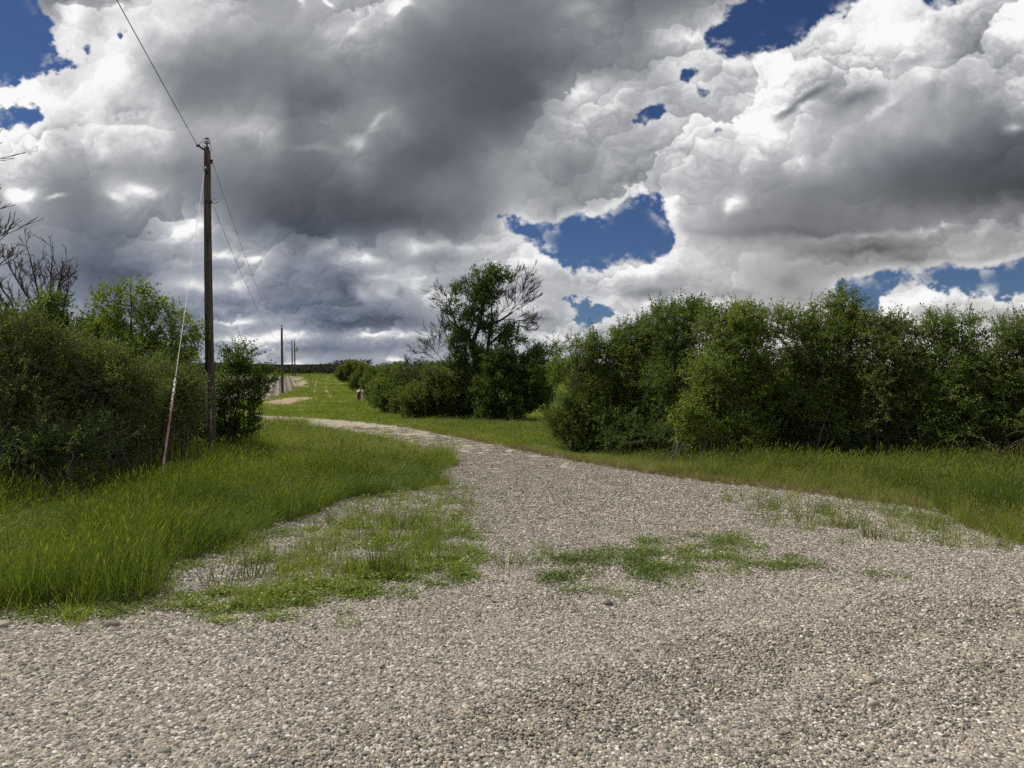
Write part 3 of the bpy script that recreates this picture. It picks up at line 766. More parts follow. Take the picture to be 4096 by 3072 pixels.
def world_points(n, x0, x1, y0, y1, poly, jit, thin=9.):
    x = RNG.uniform(x0, x1, n); y = RNG.uniform(y0, y1, n)
    k = RNG.random(n) < np.minimum(1, (thin / np.maximum(y, 1)) ** 1.3)
    x, y = x[k], y[k]; z = terr(x, y)
    qx = x + (fbm(x * 1.3, y * 1.3, 4, 1) - .5) * jit; qy = y + (fbm(x * 1.3 + 50, y * 1.3, 4, 3) - .5) * jit
    px, py = project(qx, qy, terr(qx, qy))
    k = inpoly(px, py, poly)
    return np.stack([x, y, z], 1)[k]

def build_grass():
    r = np.random.default_rng(3)
    tm = [blades(r, 30, .075, .10, .40, .0046, .03, .50, 7, 4, .55) for _ in range(10)]
    # tall meadow on the left
    p = world_points(105000, -16, 2, 3.2, 36, P_TALL_L, 1.05, 8.5)
    n = len(p); clump = fbm(p[:, 0] * .9, p[:, 1] * .9, 4, 5)
    hs = .80 + 1.5 * (clump - .5) * 2 + .5 * (fbm(p[:, 0] * 3.5, p[:, 1] * 3.5, 2, 2) - .5)
    hs *= np.where(p[:, 1] > 18, .75, 1)
    s = np.stack([1 + 0 * hs, 1 + 0 * hs, np.clip(hs, .4, 1.3)], 1) * RNG.uniform(.8, 1.15, n)[:, None]
    s[:, :2] *= (1 + np.clip(p[:, 1] - 8, 0, 20) * .05)[:, None]
    tint = .05 + .5 * (fbm(p[:, 0] * .5, p[:, 1] * .5, 3, 6) - .25) + .16 * sstep(8, 18, p[:, 1]) + RNG.normal(size=n) * .11
    print('left grass', n)
    scatter('tall_grass', tm, p, wind_rot(n), s, tint, M['grass'], 'tall green meadow grass swaying to the left of the driveway')
    # roadside strip on the right: short beside the drive, tall further right
    p = world_points(110000, -14, 19, 6.5, 30, P_VERGE, .8, 11)
    px, py = project(p[:, 0], p[:, 1], p[:, 2])
    n = len(p); clump = fbm(p[:, 0] * .8, p[:, 1] * .8, 4, 5)
    hs = (.30 + .62 * sstep(560, 760, px) + .15 * sstep(850, 1000, px)) * (.55 + 1.5 * (clump - .2))
    s = np.stack([1 + 0 * hs, 1 + 0 * hs, hs], 1) * RNG.uniform(.8, 1.15, n)[:, None]
    s[:, :2] *= (1 + np.clip(p[:, 1] - 9, 0, 20) * .05)[:, None]
    edge = np.zeros(n, bool)
    q = p + np.array([-.3, -.85, 0]); ex, ey = project(q[:, 0], q[:, 1], q[:, 2]); edge = ~inpoly(ex, ey, P_VERGE)
    tint = .06 + .42 * (fbm(p[:, 0] * .6, p[:, 1] * .6, 3, 6) - .15) + RNG.normal(size=n) * .10 + .55 * edge * RNG.random(n)
    s[edge] *= .7
    print('verge', n)
    scatter('verge_grass', tm, p, wind_rot(n, .7), s, tint, M['grass'], 'windblown green grass strip between the gravel and the hedge')
    # mown strip running away to the crest
    tm2 = [blades(r, 60, .32, .04, .11, .016, .08, .4, 0, 2, .5) for _ in range(5)]
    p = field_points(26000, 17, 165, 1.25, U([(-400, 910), (560, 900), (1100, 960), (3200, 960), (3200, 803), (-400, 803)]), .0, umax=.9)
    px, py = project(p[:, 0], p[:, 1], p[:, 2])
    k = ~(inpoly(px, py, P_FIELD) & (p[:, 1] > 40)) & ~inpoly(px, py, P_TAN[0]) & ~inpoly(px, py, P_TAN[1]) & ~inpoly(px, py, P_GRAVEL); p = p[k]
    n = len(p); s = np.ones((n, 3)) * RNG.uniform(.8, 1.4, n)[:, None] * (1 + np.clip(p[:, 1] - 30, 0, 120) * .022)[:, None]
    s[:, 2] *= .75
    tint = .34 + .30 * fbm(p[:, 0] * .12, p[:, 1] * .06, 3, 6) + RNG.normal(size=n) * .05
    print('mown', n)
    scatter('mown_grass', tm2, p, wind_rot(n, 3), s, tint, M['grass'], 'short bright green grass of the lane rising to the crest')
    # dry fringe and thin grass where gravel meets grass
    tm3 = [blades(r, 12, .06, .08, .26, .006, .10, .5, 1, 3, .7) for _ in range(6)]
    def near_edge(p, poly, ox, oy):
        a = inpoly(*project(p[:, 0], p[:, 1], p[:, 2]), poly); q = inpoly(*project(p[:, 0] + ox, p[:, 1] + oy, p[:, 2]), poly)
        return ~a & q
    p = field_points(90000, 3.6, 26, 1.4, P_GRAVEL, .3)
    P_THIN = U([(1035, 1085), (1045, 1150), (1030, 1210), (900, 1262), (600, 1325), (300, 1365), (-300, 1420), (-300, 1290), (210, 1250), (430, 1160), (640, 1090), (900, 1030), (960, 1000)])
    k1 = inpoly(*project(p[:, 0], p[:, 1], p[:, 2]), P_THIN) & (fbm(p[:, 0] * 2.6, p[:, 1] * 2.6, 3, 6) > .54)
    P_RW = U([(1520, 1075), (1700, 1066), (1900, 1080), (2010, 1090), (2120, 1140), (2400, 1180), (2400, 1205), (2100, 1190), (1950, 1172), (1780, 1165), (1600, 1130)])
    k3 = inpoly(*project(p[:, 0], p[:, 1], p[:, 2]), P_RW) & (fbm(p[:, 0] * 2.4, p[:, 1] * 2.4, 3, 6) > .47); k2 = near_edge(p, P_VERGE, .15, .42)
    k = (k1 & (RNG.random(len(p)) < .16)) | (k3 & (RNG.random(len(p)) < .13)) | (k2 & (RNG.random(len(p)) < .8))
    isr = k2[k]; p = p[k]; n = len(p)
    s = np.ones((n, 3)) * RNG.uniform(.5, 1.2, n)[:, None]; s *= .88; s[isr] *= .75
    scatter('thin_grass', tm3, p, wind_rot(n, .7), s, np.where(isr | (p[:, 0] > 1.5), .48, .40) + RNG.normal(size=n) * .16, M['grass'], 'thin half dry grass fringing the gravel edges')
    p = world_points(150000, -5, 16, 7, 27, P_GRAVEL, .35, 14)
    p = p[near_edge(p, P_VERGE, .2, .62)]; p = p[RNG.random(len(p)) < .75]; n = len(p)
    print('dry fringe', n)
    scatter('dry_grass_fringe', tm3, p, wind_rot(n, .8), np.ones((n, 3)) * RNG.uniform(.35, .85, n)[:, None], .45 + RNG.normal(size=n) * .22, M['dryg'], 'dry straw coloured grass fringe along the right edge of the driveway')
    # low leafy weeds creeping over the gravel: patches given as ellipses on the ground
    tm4 = [rosette(r, 46, .085, .05, .020) for _ in range(5)] + [rosette(r, 30, .07, .09, .026) for _ in range(3)]
    E = [(300, 1262, 60, 22, .85), (390, 1222, 60, 22, .85), (500, 1180, 70, 22, .85), (600, 1145, 70, 22, .85), (720, 1112, 80, 22, .85), (850, 1085, 70, 22, .85), (930, 1050, 40, 24, .45), (990, 1060, 40, 40, .35), (120, 1335, 80, 20, .45), (330, 1325, 130, 22, .7), (560, 1298, 120, 24, .9), (700, 1275, 150, 30, .9), (880, 1235, 150, 34, .95), (960, 1180, 90, 34, .9), (760, 1165, 90, 30, .55), (600, 1215, 90, 26, .5), (960, 1110, 70, 34, .7), (880, 1130, 70, 26, .5), (470, 1300, 90, 20, .6), (430, 1205, 40, 14, .5), (690, 1340, 90, 16, .35), (170, 1362, 60, 10, .45), (520, 1345, 80, 18, .35), (850, 1290, 60, 12, .3), (1010, 1210, 50, 26, .6),
         (1230, 1236, 80, 40, .8), (1340, 1215, 95, 40, .85), (1440, 1210, 90, 38, .85), (1560, 1192, 80, 32, .8), (1600, 1172, 50, 20, .7), (1460, 1248, 100, 26, .75), (1300, 1272, 70, 22, .8), (1620, 1232, 90, 14, .75), (1710, 1222, 50, 14, .8), (1190, 1255, 50, 16, .5), (1150, 1195, 60, 18, .3), (1520, 1160, 40, 10, .4),
         (1660, 1110, 60, 18, .5), (1740, 1120, 80, 20, .5), (1830, 1130, 80, 18, .5), (1930, 1125, 70, 18, .6), (2010, 1135, 90, 18, .6), (1960, 1110, 60, 20, .6), (1900, 1250, 40, 7, .6), (1780, 1235, 50, 7, .3), (2100, 1155, 90, 12, .5), (700, 915, 22, 3.5, .9), (840, 935, 26, 4, .5), (1400, 1130, 160, 30, .04), (1900, 1180, 160, 26, .08), (150, 1330, 90, 18, .35)]
    P = []
    for ex, ey, rx, ry, den in E:
        ex *= 1024 / 2212; ey *= 768 / 1659; rx *= 1024 / 2212; ry *= 768 / 1659
        nn = int(den * rx * ry * (.56 if ex < 480 else .30))
        a = RNG.random(nn) * 6.28; q = np.sqrt(RNG.random(nn)) * (1 + .25 * np.sin(3 * a + ex))
        for x, y in zip(ex + rx * q * np.cos(a), ey + ry * q * np.sin(a)):
            w = unproject(x, y)
            if fbm(np.array([w[0] * 4.2]), np.array([w[1] * 4.2]), 4, 2)[0] > .40 + .16 * RNG.random(): P.append(w)
    p = np.array(P); n = len(p)
    s = np.ones((n, 3)) * RNG.uniform(.6, 1.3, n)[:, None]
    rt = np.zeros((n, 3)); rt[:, 2] = RNG.random(n) * 6.28
    ppx, _ = project(p[:, 0], p[:, 1], p[:, 2])
    print('weeds', n)
    scatter('ground_cover', tm4, p, rt, s, .38 + .45 * fbm(p[:, 0] * .9, p[:, 1] * .9, 3, 1) - .12 * sstep(500, 560, ppx) + RNG.normal(size=n) * .06, M['weed'], 'low bright green weeds creeping in patches over the gravel')
build_grass()

# separate grass tufts standing in the gravel
def tuft(px, py, label, n=34, h=.30, span=.10, mat='grass', seeds=3, spread=.55, shade=.3):
    w = unproject(px * 1024 / 2212, py * 768 / 1659)
    r = np.random.default_rng(int(px * 7 + py))
    V, Q, T, a = blades(r, n, span, h * .5, h, .006, .08, .5, seeds, 4, spread)
    o = mkobj('grass_tuft', mesh_data('grass_tuft', V, Q, None, [M[mat]], True, shade + a * .4), None, w)
    return tag(o, label, 'grass', 'tufts of grass standing alone in the gravel')
M['tuft'] = leaf_mat('tuft_grass', [(0, (.040, .062, .012)), (.4, (.075, .105, .022)), (.65, (.14, .145, .045)), (1, (.34, .27, .13))], .4, .5, .3, (1.05, 1.1, .5))
for a in [(825, 1245, 'big upright grass tuft alone among low weeds in front of the tall meadow', 70, .40, .11, 4, .4, .05),
          (1100, 1228, 'short bristly straw green tuft at the near end of the driveway', 46, .22, .13, 0, .6, .35),
          (545, 1250, 'pale loose grass tuft just below the tall meadow edge', 50, .34, .10, 4, .5, .15),
          (475, 1262, 'wide drooping grass tuft left of the pale loose tuft', 50, .30, .13, 2, .7, .15),
          (865, 1142, 'sparse spreading tuft on stony ground near the meadow corner', 60, .34, .16, 4, .6, .2),
          (280, 1300, 'thin grass tuft at the foot of the meadow near the left side', 40, .28, .12, 2, .6, .2),
          (1890, 1165, 'stiff yellowish tuft nearest the road on the right', 60, .26, .11, 2, .55, .4),
          (1745, 1132, 'round olive tuft in the middle of the right hand weeds', 60, .25, .14, 1, .7, .3),
          (1820, 1142, 'brownish tuft leaning beside the stiff yellowish one', 54, .24, .12, 1, .7, .45),
          (1770, 1100, 'dark green tuft highest among the weeds on the right', 54, .24, .14, 0, .7, .1),
          (1655, 1098, 'low tuft at the left end of the right hand weeds', 44, .20, .15, 0, .8, .25),
          (2010, 1142, 'tuft with a dry straw base near the right verge', 60, .26, .12, 0, .6, .5),
          (690, 917, 'small dark weed clump on the far bend of the driveway', 50, .16, .22, 0, .9, .1),
          (838, 937, 'tiny grey green tuft inside the far driveway bend', 30, .14, .18, 0, .9, .2)]:
    tuft(a[0], a[1], a[2], a[3], a[4], a[5], 'tuft', a[6], a[7], a[8])

# single stones big enough to pick out
for i, (px, py, sz, lb, tn) in enumerate([(112, 629, .075, 'large grey stone below the weed band at lower left', .3), (6, 628, .085, 'large pinkish stone at the left border by the grass', .72), (164, 755, .055, 'large rounded grey stone near the bottom left corner', .2),
                                      (422, 662, .045, 'pinkish rounded stone lying on the road left of the middle', .75), (870, 684, .060, 'tan rounded stone on the right part of the road', .6), (874, 707, .065, 'biggest pale stone at the lower right of the road', .58), (607, 607, .06, 'dark bluish stone just below the middle weed patch', .12)]):
    w = unproject(px, py); V, T = stone(50 + i, 2)
    o = mkobj('stone', mesh_data('stone', V * sz * .62, None, T, [M['pebble']], True, np.full(len(T), tn)), None, w + np.array([0, 0, sz * .16])); o.rotation_euler = (.1, .15, i * 1.3)
    tag(o, lb, 'stone', 'bigger stones on the road')

# ------------------------------------------------------------------ shrubs and trees
LS = dict(
    caragana=[(0, (.020, .034, .008)), (.35, (.036, .056, .012)), (.7, (.062, .084, .017)), (1, (.10, .115, .026))],
    olive=[(0, (.022, .032, .011)), (.35, (.042, .054, .017)), (.7, (.072, .082, .026)), (1, (.11, .115, .038))],
    fresh=[(0, (.022, .040, .009)), (.35, (.042, .066, .013)), (.7, (.074, .098, .020)), (1, (.118, .130, .030))],
    broad=[(0, (.022, .040, .012)), (.35, (.042, .064, .016)), (.7, (.074, .098, .024)), (1, (.12, .135, .038))],
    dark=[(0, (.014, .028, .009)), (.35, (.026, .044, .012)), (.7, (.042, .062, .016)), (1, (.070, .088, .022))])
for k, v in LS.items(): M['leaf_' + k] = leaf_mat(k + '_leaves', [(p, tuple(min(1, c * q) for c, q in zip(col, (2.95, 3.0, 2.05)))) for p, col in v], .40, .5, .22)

def bez(A, B, C, n):
    t = np.linspace(0, 1, n)[None, :, None]
    return (1 - t) ** 2 * A[:, None] + 2 * t * (1 - t) * B[:, None] + t ** 2 * C[:, None]

def crown(r, lobes, base, dens, ls, asp, stems, leafmat, woodmat, sprigs=0, twigs=5, lpt=13, surf=2.4, low=.05, spread=.35, stem_r=.022, clus=.26, wind=.25, bare_twigs=0, tone=0., lift=.45):
    """stems, twigs and leaves filling a set of ellipsoid lobes.  lobes: (cx,cy,cz,rx,ry,rz) relative to base"""
    lobes = np.asarray(lobes, float)
    cen, vol = [], lobes[:, 3] * lobes[:, 4] * lobes[:, 5]
    li = []
    for i, l in enumerate(lobes):
        n = max(3, int(dens * (vol[i] ** (2 / 3)) * 9))
        d = norm(r.normal(size=(n, 3))); q = r.random(n) ** (1 / surf)
        q *= 1 + .16 * np.sin(d[:, 0] * 5 + d[:, 2] * 4 + i)
        cen.append(l[:3] + d * q[:, None] * l[3:]); li += [i] * n
    C = np.concatenate(cen); li = np.array(li)
    k = C[:, 2] > low; C, li = C[k], li[k]
    # stems run from the foot to each lobe
    sid = np.concatenate([np.arange(len(lobes)), r.integers(0, len(lobes), max(0, stems - len(lobes)))])
    A = np.stack([r.normal(size=len(sid)) * spread, r.normal(size=len(sid)) * spread, np.full(len(sid), -.08)], 1)
    A[:, 0] += lobes[sid, 0] * .22
    E = lobes[sid, :3] + r.normal(size=(len(sid), 3)) * lobes[sid, 3:] * .35
    E[:, 2] = np.maximum(E[:, 2], .25)
    B = A * .5 + E * .5; B[:, :2] = A[:, :2] * .72 + E[:, :2] * .28; B[:, 2] = E[:, 2] * .55; B += r.normal(size=B.shape) * .10
    S = bez(A, B, E, 9); S[:, 1:-1] += r.normal(size=(len(sid), 7, 3)) * .025
    rad = stem_r * (.6 + .8 * r.random(len(sid)))[:, None] * np.linspace(1, .3, 9)[None]
    V, Q = tubes(S, rad, 6); MV, MQ, mo = [V], [Q], len(V)
    # side branches to each leaf clump
    SP = S[:, 3:].reshape(-1, 3)
    d2 = ((C[:, None] - SP[None]) ** 2).sum(-1) + 1.2 * np.clip(SP[None, :, 2] - C[:, None, 2] + .1, 0, 9) ** 2 * 4
    P0 = SP[d2.argmin(1)]
    Bm = P0 * .5 + C * .5 + r.normal(size=C.shape) * .05; Bm[:, 2] -= .04
    br = bez(P0, Bm, C, 5)
    V, Q = tubes(br, (stem_r * .32) * np.linspace(1, .4, 5)[None] * np.ones((len(C), 1)), 4); MV.append(V); MQ.append(Q + mo); mo += len(V)
    # twigs
    lc = lobes[li, :3]; outw = norm((C - lc) / lobes[li, 3:])
    K = len(C)
    ti = np.repeat(np.arange(K), twigs)
    td = norm(outw[ti] * .7 + np.array([wind, 0, lift]) + r.normal(size=(len(ti), 3)) * .62)
    tl = clus * r.uniform(.6, 1.5, len(ti))
    T0 = C[ti] + r.normal(size=(len(ti), 3)) * clus * .22
    T2 = T0 + td * tl[:, None]; T1 = (T0 + T2) / 2 + r.normal(size=T0.shape) * .03 + np.array([0, 0, .02])
    if sprigs:
        # long shoots that stick out above the outline
        top = np.argsort(-(C[:, 2] + r.normal(size=K) * .25))[:sprigs]
        sd = norm(np.stack([r.normal(size=sprigs) * .35 + wind * .6, r.normal(size=sprigs) * .35, np.ones(sprigs)], 1))
        sl = r.uniform(.22, .55, sprigs)
        T0 = np.concatenate([T0, C[top]]); T2 = np.concatenate([T2, C[top] + sd * sl[:, None]]); T1 = np.concatenate([T1, C[top] + sd * sl[:, None] * .5 + r.normal(size=(sprigs, 3)) * .03])
        ti = np.concatenate([ti, top]); tl = np.concatenate([tl, sl])
    tw = bez(T0, T1, T2, 4)
    V, Q = tubes(tw, np.array([.0040, .0034, .0028, .0018])[None] * np.ones((len(tw), 1)), 3); MV.append(V); MQ.append(Q + mo); mo += len(V)
    # leaves along the twigs
    t = np.clip((np.arange(lpt) + .5) / lpt, 0, 1)
    n = len(tw)
    tt = np.clip(t[None] + r.normal(size=(n, lpt)) * .05, .05, 1.02)[..., None]
    LB = (1 - tt) ** 2 * T0[:, None] + 2 * tt * (1 - tt) * T1[:, None] + tt ** 2 * T2[:, None]
    tdir = norm(T2 - T0)[:, None]
    LB = LB.reshape(-1, 3) + r.normal(size=(n * lpt, 3)) * ls * .35
    side = r.normal(size=(n, lpt, 3)); ax = norm(tdir * .55 + norm(side) * .85 + np.array([wind * .6, 0, -.05])).reshape(-1, 3)
    nm = norm(r.normal(size=ax.shape) * .9 + np.array([-.25, -.15, .75]))
    ln = ls * r.uniform(.55, 1.25, len(ax))
    LV, LQ = leaves(LB, ax, nm, ln, asp)
    ct = r.normal(size=K) * .10
    tint = np.clip(.42 + tone + ct[ti][:, None] + r.normal(size=(n, lpt)) * .16, 0, 1).ravel()
    return (np.concatenate(MV), np.concatenate(MQ)), (LV, LQ, tint)

def lob(base, D, L, thick=1.0):
    """lobes given in the frame (px, py, rx, ry[, depth shift]) -> metres relative to base"""
    o = []
    for l in L:
        dd = l[4] if len(l) > 4 else 0
        c = at(l[0], l[1], D + dd) - base; k = (D + dd) / F
        o.append((c[0], c[1], c[2], l[2] * k, max(l[2], l[3]) * k * thick, l[3] * k))
    return o

def shrub(label, bx, D, L, kind='caragana', name='shrub', group=None, seed=0, thick=1.15, **kw):
    X = (bx - 512) / F * D; base = np.array([X, D, float(terr(X, D))])
    r = np.random.default_rng(seed + int(bx * 3 + D * 100))
    kw = dict(kw)
    if name == 'shrub' and 'lpt' not in kw: kw.update(lpt=17, twigs=8, ls=kw.get('ls', .03) * 1.3, dens=kw.get('dens', 7) * 3.2)
    a = dict(dens=7, ls=.030, asp=.55, stems=16, leafmat='leaf_' + kind, woodmat='bark_grey', sprigs=14); a.update(kw)
    if group and group.startswith('shrubs of the long hedge') and len(L) > 7:
        e = [l for l in L if 330 < l[1] < 420]
        L = list(L) + [(l[0] + r.uniform(-26, 26), l[1] + r.uniform(-22, 18), l[2] * .5, l[3] * .5, r.uniform(-.7, .1)) for l in e] + [(l[0] + r.uniform(-14, 14), l[1] - l[3] * r.uniform(.5, 1.0), 5, 8) for l in L if l[1] < 345]
    W, Lf = crown(r, lob(base, D, L, thick), base, **a)
    root = empty(name, base, label, 'tree' if name.endswith('tree') else 'shrub', group)
    mkobj('stems' if not name.endswith('tree') else 'trunk', mesh_data('stems', W[0], W[1], None, [M[a['woodmat']]]), root)
    mkobj('foliage' if not name.endswith('tree') else 'crown', mesh_data('foliage', Lf[0], Lf[1], None, [M[a['leafmat']]], False, Lf[2]), root)
    return root

GL = 'shrubs of the thicket left of the pole'
shrub('large olive shrub at the left border, tallest of the left thicket', 2, 10.6, [(20, 375, 62, 50), (-20, 345, 50, 38), (62, 392, 42, 48, .3), (20, 430, 60, 38, -.3), (-40, 410, 50, 50), (45, 345, 26, 22, .2)], 'olive', group=GL, dens=9.5, ls=.024, seed=1, stems=26)
shrub('olive shrub in the middle of the left thicket, in front of the broad leaved tree', 115, 11.4, [(105, 392, 46, 42), (128, 378, 30, 22), (90, 372, 24, 22), (105, 425, 40, 30, .3), (80, 425, 40, 32)], 'caragana', group=GL, dens=9, ls=.024, seed=2, stems=24, tone=.05)
shrub('yellowish green shrub right of the guy wire foot, at the end of the left thicket', 168, 12.8, [(165, 392, 34, 30), (172, 412, 22, 30), (146, 420, 32, 30, .3), (184, 392, 12, 14)], 'caragana', group=GL, dens=8.5, ls=.024, seed=3, stems=20, tone=.08)
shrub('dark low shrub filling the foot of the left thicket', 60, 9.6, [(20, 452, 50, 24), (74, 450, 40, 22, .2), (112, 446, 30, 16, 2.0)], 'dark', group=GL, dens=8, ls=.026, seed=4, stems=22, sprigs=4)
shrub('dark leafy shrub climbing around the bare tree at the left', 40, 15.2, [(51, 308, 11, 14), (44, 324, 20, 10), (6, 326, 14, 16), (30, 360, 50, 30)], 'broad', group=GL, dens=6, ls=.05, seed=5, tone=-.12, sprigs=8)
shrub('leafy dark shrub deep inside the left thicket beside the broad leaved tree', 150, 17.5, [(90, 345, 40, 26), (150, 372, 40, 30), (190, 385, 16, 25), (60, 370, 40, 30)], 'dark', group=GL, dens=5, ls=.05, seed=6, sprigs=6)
shrub('broad leaved tree with bright green leaves rising behind the left thicket', 122, 15.6, [(96, 322, 15, 16), (112, 303, 15, 13), (137, 290, 10, 9), (147, 302, 12, 12), (128, 318, 24, 20), (160, 322, 20, 16), (180, 332, 20, 16), (122, 342, 34, 18), (168, 348, 26, 18), (194, 352, 9, 12), (140, 368, 40, 20)], 'broad', name='broadleaf_tree', seed=7, dens=7.5, ls=.085, asp=.45, stems=14, sprigs=26, clus=.26, twigs=6, lpt=10, woodmat='bark', stem_r=.03, tone=.08)
shrub('open dark shrub with bare lower stems right of the tall pole', 228, 17.0, [(239, 358, 12, 12), (229, 375, 14, 15), (253, 375, 12, 7), (264, 382, 9, 6), (247, 392, 14, 9), (222, 400, 14, 14), (199, 396, 7, 24), (252, 410, 10, 10), (192, 425, 10, 18), (238, 428, 16, 12), (215, 430, 16, 12)], 'dark', seed=8, dens=20, ls=.060, stems=34, sprigs=16, clus=.23, twigs=7, lpt=15, woodmat='bark', stem_r=.017, tone=.08, spread=.16)

GR = 'shrubs of the long hedge on the right'
shrub('left end shrub of the hedge with arching sprigs over the mown gap', 618, 17.6, [(566, 418, 18, 16), (588, 398, 26, 26), (576, 372, 12, 12), (592, 346, 7, 9), (606, 362, 16, 16), (627, 348, 20, 18), (652, 334, 20, 14), (640, 365, 34, 34), (612, 422, 40, 24), (650, 415, 34, 28), (590, 358, 10, 10), (572, 430, 20, 12), (600, 438, 30, 10), (640, 440, 34, 10)], 'caragana', group=GR, seed=11, dens=8, ls=.036, stems=30, sprigs=22, clus=.27)
shrub('dark upright shrub with visible stems, second from the hedge left end', 678, 16.4, [(668, 325, 22, 18), (690, 314, 16, 11), (702, 318, 10, 12), (680, 350, 26, 26), (672, 390, 34, 36), (690, 425, 26, 20)], 'dark', group=GR, seed=12, dens=7, ls=.038, stems=30, sprigs=14, clus=.27, tone=.12)
shrub('bright green shrub in the middle of the hedge', 738, 14.9, [(722, 330, 20, 16), (748, 322, 20, 14), (735, 350, 32, 22), (768, 326, 14, 12), (716, 385, 26, 28), (752, 385, 34, 34), (735, 425, 38, 22), (700, 395, 14, 16)], 'fresh', group=GR, seed=13, dens=8, ls=.034, stems=26, sprigs=20, clus=.26, tone=.10)
shrub('low light green sapling in front of the dark hedge foot', 692, 14.2, [(688, 414, 14, 14), (700, 430, 16, 12), (682, 432, 12, 9), (738, 436, 18, 8)], 'fresh', group=GR, seed=14, dens=7, ls=.036, stems=12, sprigs=6, clus=.22, tone=.16)
shrub('hedge shrub with the tallest leafy shoot above the hedge top', 822, 15.0, [(800, 326, 18, 14), (838, 316, 14, 12), (836, 303, 6, 6), (850, 328, 20, 14), (815, 350, 34, 24), (800, 390, 34, 32), (842, 392, 36, 34), (820, 428, 44, 20)], 'caragana', group=GR, seed=15, dens=8, ls=.034, stems=28, sprigs=20, clus=.26, tone=.04)
shrub('olive hedge shrub between the tallest shoot and the right part', 888, 14.4, [(872, 334, 20, 14), (898, 330, 18, 13), (884, 358, 34, 22), (878, 395, 38, 34), (908, 398, 32, 34), (890, 430, 42, 18)], 'olive', group=GR, seed=16, dens=8, ls=.033, stems=28, sprigs=24, clus=.25)
shrub('hedge shrub with many thin upright sprigs near the right side', 950, 13.9, [(938, 332, 18, 14), (966, 332, 16, 12), (950, 358, 34, 22), (938, 395, 34, 32), (974, 398, 30, 32), (952, 430, 44, 18)], 'fresh', group=GR, seed=17, dens=8, ls=.033, stems=28, sprigs=24, clus=.25, tone=-.04)
shrub('shrub at the right border with pale dead branches at its foot', 1022, 13.2, [(1008, 336, 18, 14), (1036, 330, 20, 16), (1016, 362, 30, 24), (1020, 396, 30, 28), (1050, 390, 36, 40), (1034, 425, 40, 20)], 'caragana', group=GR, seed=18, dens=8, ls=.034, stems=26, sprigs=18, clus=.26)
# more of the hedge out of the frame to the right, so that a step aside still meets hedge
shrub('hedge shrub beyond the right border', 1100, 12.8, [(1085, 350, 40, 34), (1110, 385, 46, 44), (1100, 425, 50, 24)], 'fresh', group=GR, seed=19, dens=6, ls=.036, stems=20)
# low dark growth that closes the foot of the hedge
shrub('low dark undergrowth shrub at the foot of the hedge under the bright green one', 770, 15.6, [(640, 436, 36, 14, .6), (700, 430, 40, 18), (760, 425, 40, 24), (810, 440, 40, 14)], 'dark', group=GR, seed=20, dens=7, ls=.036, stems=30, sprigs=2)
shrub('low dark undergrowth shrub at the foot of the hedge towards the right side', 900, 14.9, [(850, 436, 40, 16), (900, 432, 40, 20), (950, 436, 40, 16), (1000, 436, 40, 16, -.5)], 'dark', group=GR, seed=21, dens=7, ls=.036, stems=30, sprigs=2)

# row of shrubs along the right side of the mown lane, from the big tree to the crest
GC = 'shrubs along the mown lane'
CR = [(440, 31.5, [(440, 394, 26, 20), (466, 402, 24, 16), (418, 402, 24, 15), (456, 384, 18, 14), (490, 410, 24, 8)], 'olive', 'dense rounded shrub at the left foot of the half dead tree', 31),
      (405, 36, [(410, 390, 24, 19), (392, 396, 20, 13), (428, 384, 18, 16)], 'caragana', 'olive green shrub left of the half dead tree, second along the lane', 32),
      (385, 43, [(392, 386, 18, 18), (380, 392, 12, 11)], 'olive', 'lane shrub just right of the red and white marker posts', 33),
      (372, 55, [(379, 382, 15, 14), (371, 386, 8, 9)], 'caragana', 'lane shrub directly behind the marker posts', 34),
      (362, 70, [(367, 378, 12, 12), (360, 381, 8, 8)], 'olive', 'lane shrub beyond the marker posts', 35),
      (352, 95, [(353, 371, 11, 9), (345, 374, 8, 6), (361, 373, 8, 7)], 'olive', 'round topped shrub standing tallest where the lane meets the crest', 36),
      (420, 52, [(400, 374, 14, 9), (425, 373, 14, 9), (448, 372, 14, 8)], 'dark', 'dark shrub showing over the lane row beside the dead twigs', 37)]
for bx, D, Lb, kd, lb, sd in CR:
    shrub(lb, bx, D, Lb, kd, group=GC, seed=sd, dens=5.5, tone=-.10, ls=.05 + D * .0006, stems=12, sprigs=16, clus=.34, thick=1.2)

# shrubs seen through the gap between the tree and the hedge
shrub('small upright shrub with loose shoots in the gap left of the hedge', 560, 25, [(556, 372, 6, 12), (566, 366, 5, 9), (574, 370, 6, 10), (578, 384, 7, 10)], 'fresh', group=GR, seed=41, dens=6, ls=.05, stems=10, sprigs=10)
shrub('distant grey green shrub behind the gap', 545, 60, [(540, 374, 9, 7), (552, 373, 8, 8), (530, 376, 10, 6)], 'olive', group=GC, seed=42, dens=6, ls=.08, stems=10, sprigs=8, clus=.4)

# ------------------------------------------------------------------ bare and half bare trees
def branching(r, p, d, L, rad, depth, out, up=.12, kids=3, spread=.75, n=5, fork=.62, jag=.10):
    pts = [p]; q = p.copy(); dd = d.copy()
    for i in range(n - 1):
        dd = norm(dd + r.normal(size=3) * jag + np.array([0, 0, up * .3])); q = q + dd * L / (n - 1); pts.append(q.copy())
    pts = np.array(pts); out.append((pts, rad * np.linspace(1, .45, n)))
    if depth == 0: return
    for k in range(kids + (r.random() < .5)):
        t = r.uniform(.3, 1.0); i = min(n - 2, int(t * (n - 1))); f = t * (n - 1) - i
        b = pts[i] * (1 - f) + pts[i + 1] * f
        nd = norm(norm(pts[i + 1] - pts[i]) + r.normal(size=3) * spread * .6 + np.array([0, 0, up]))
        branching(r, b, nd, L * fork * r.uniform(.7, 1.15), rad * .52, depth - 1, out, up, kids, spread, n, fork, jag)

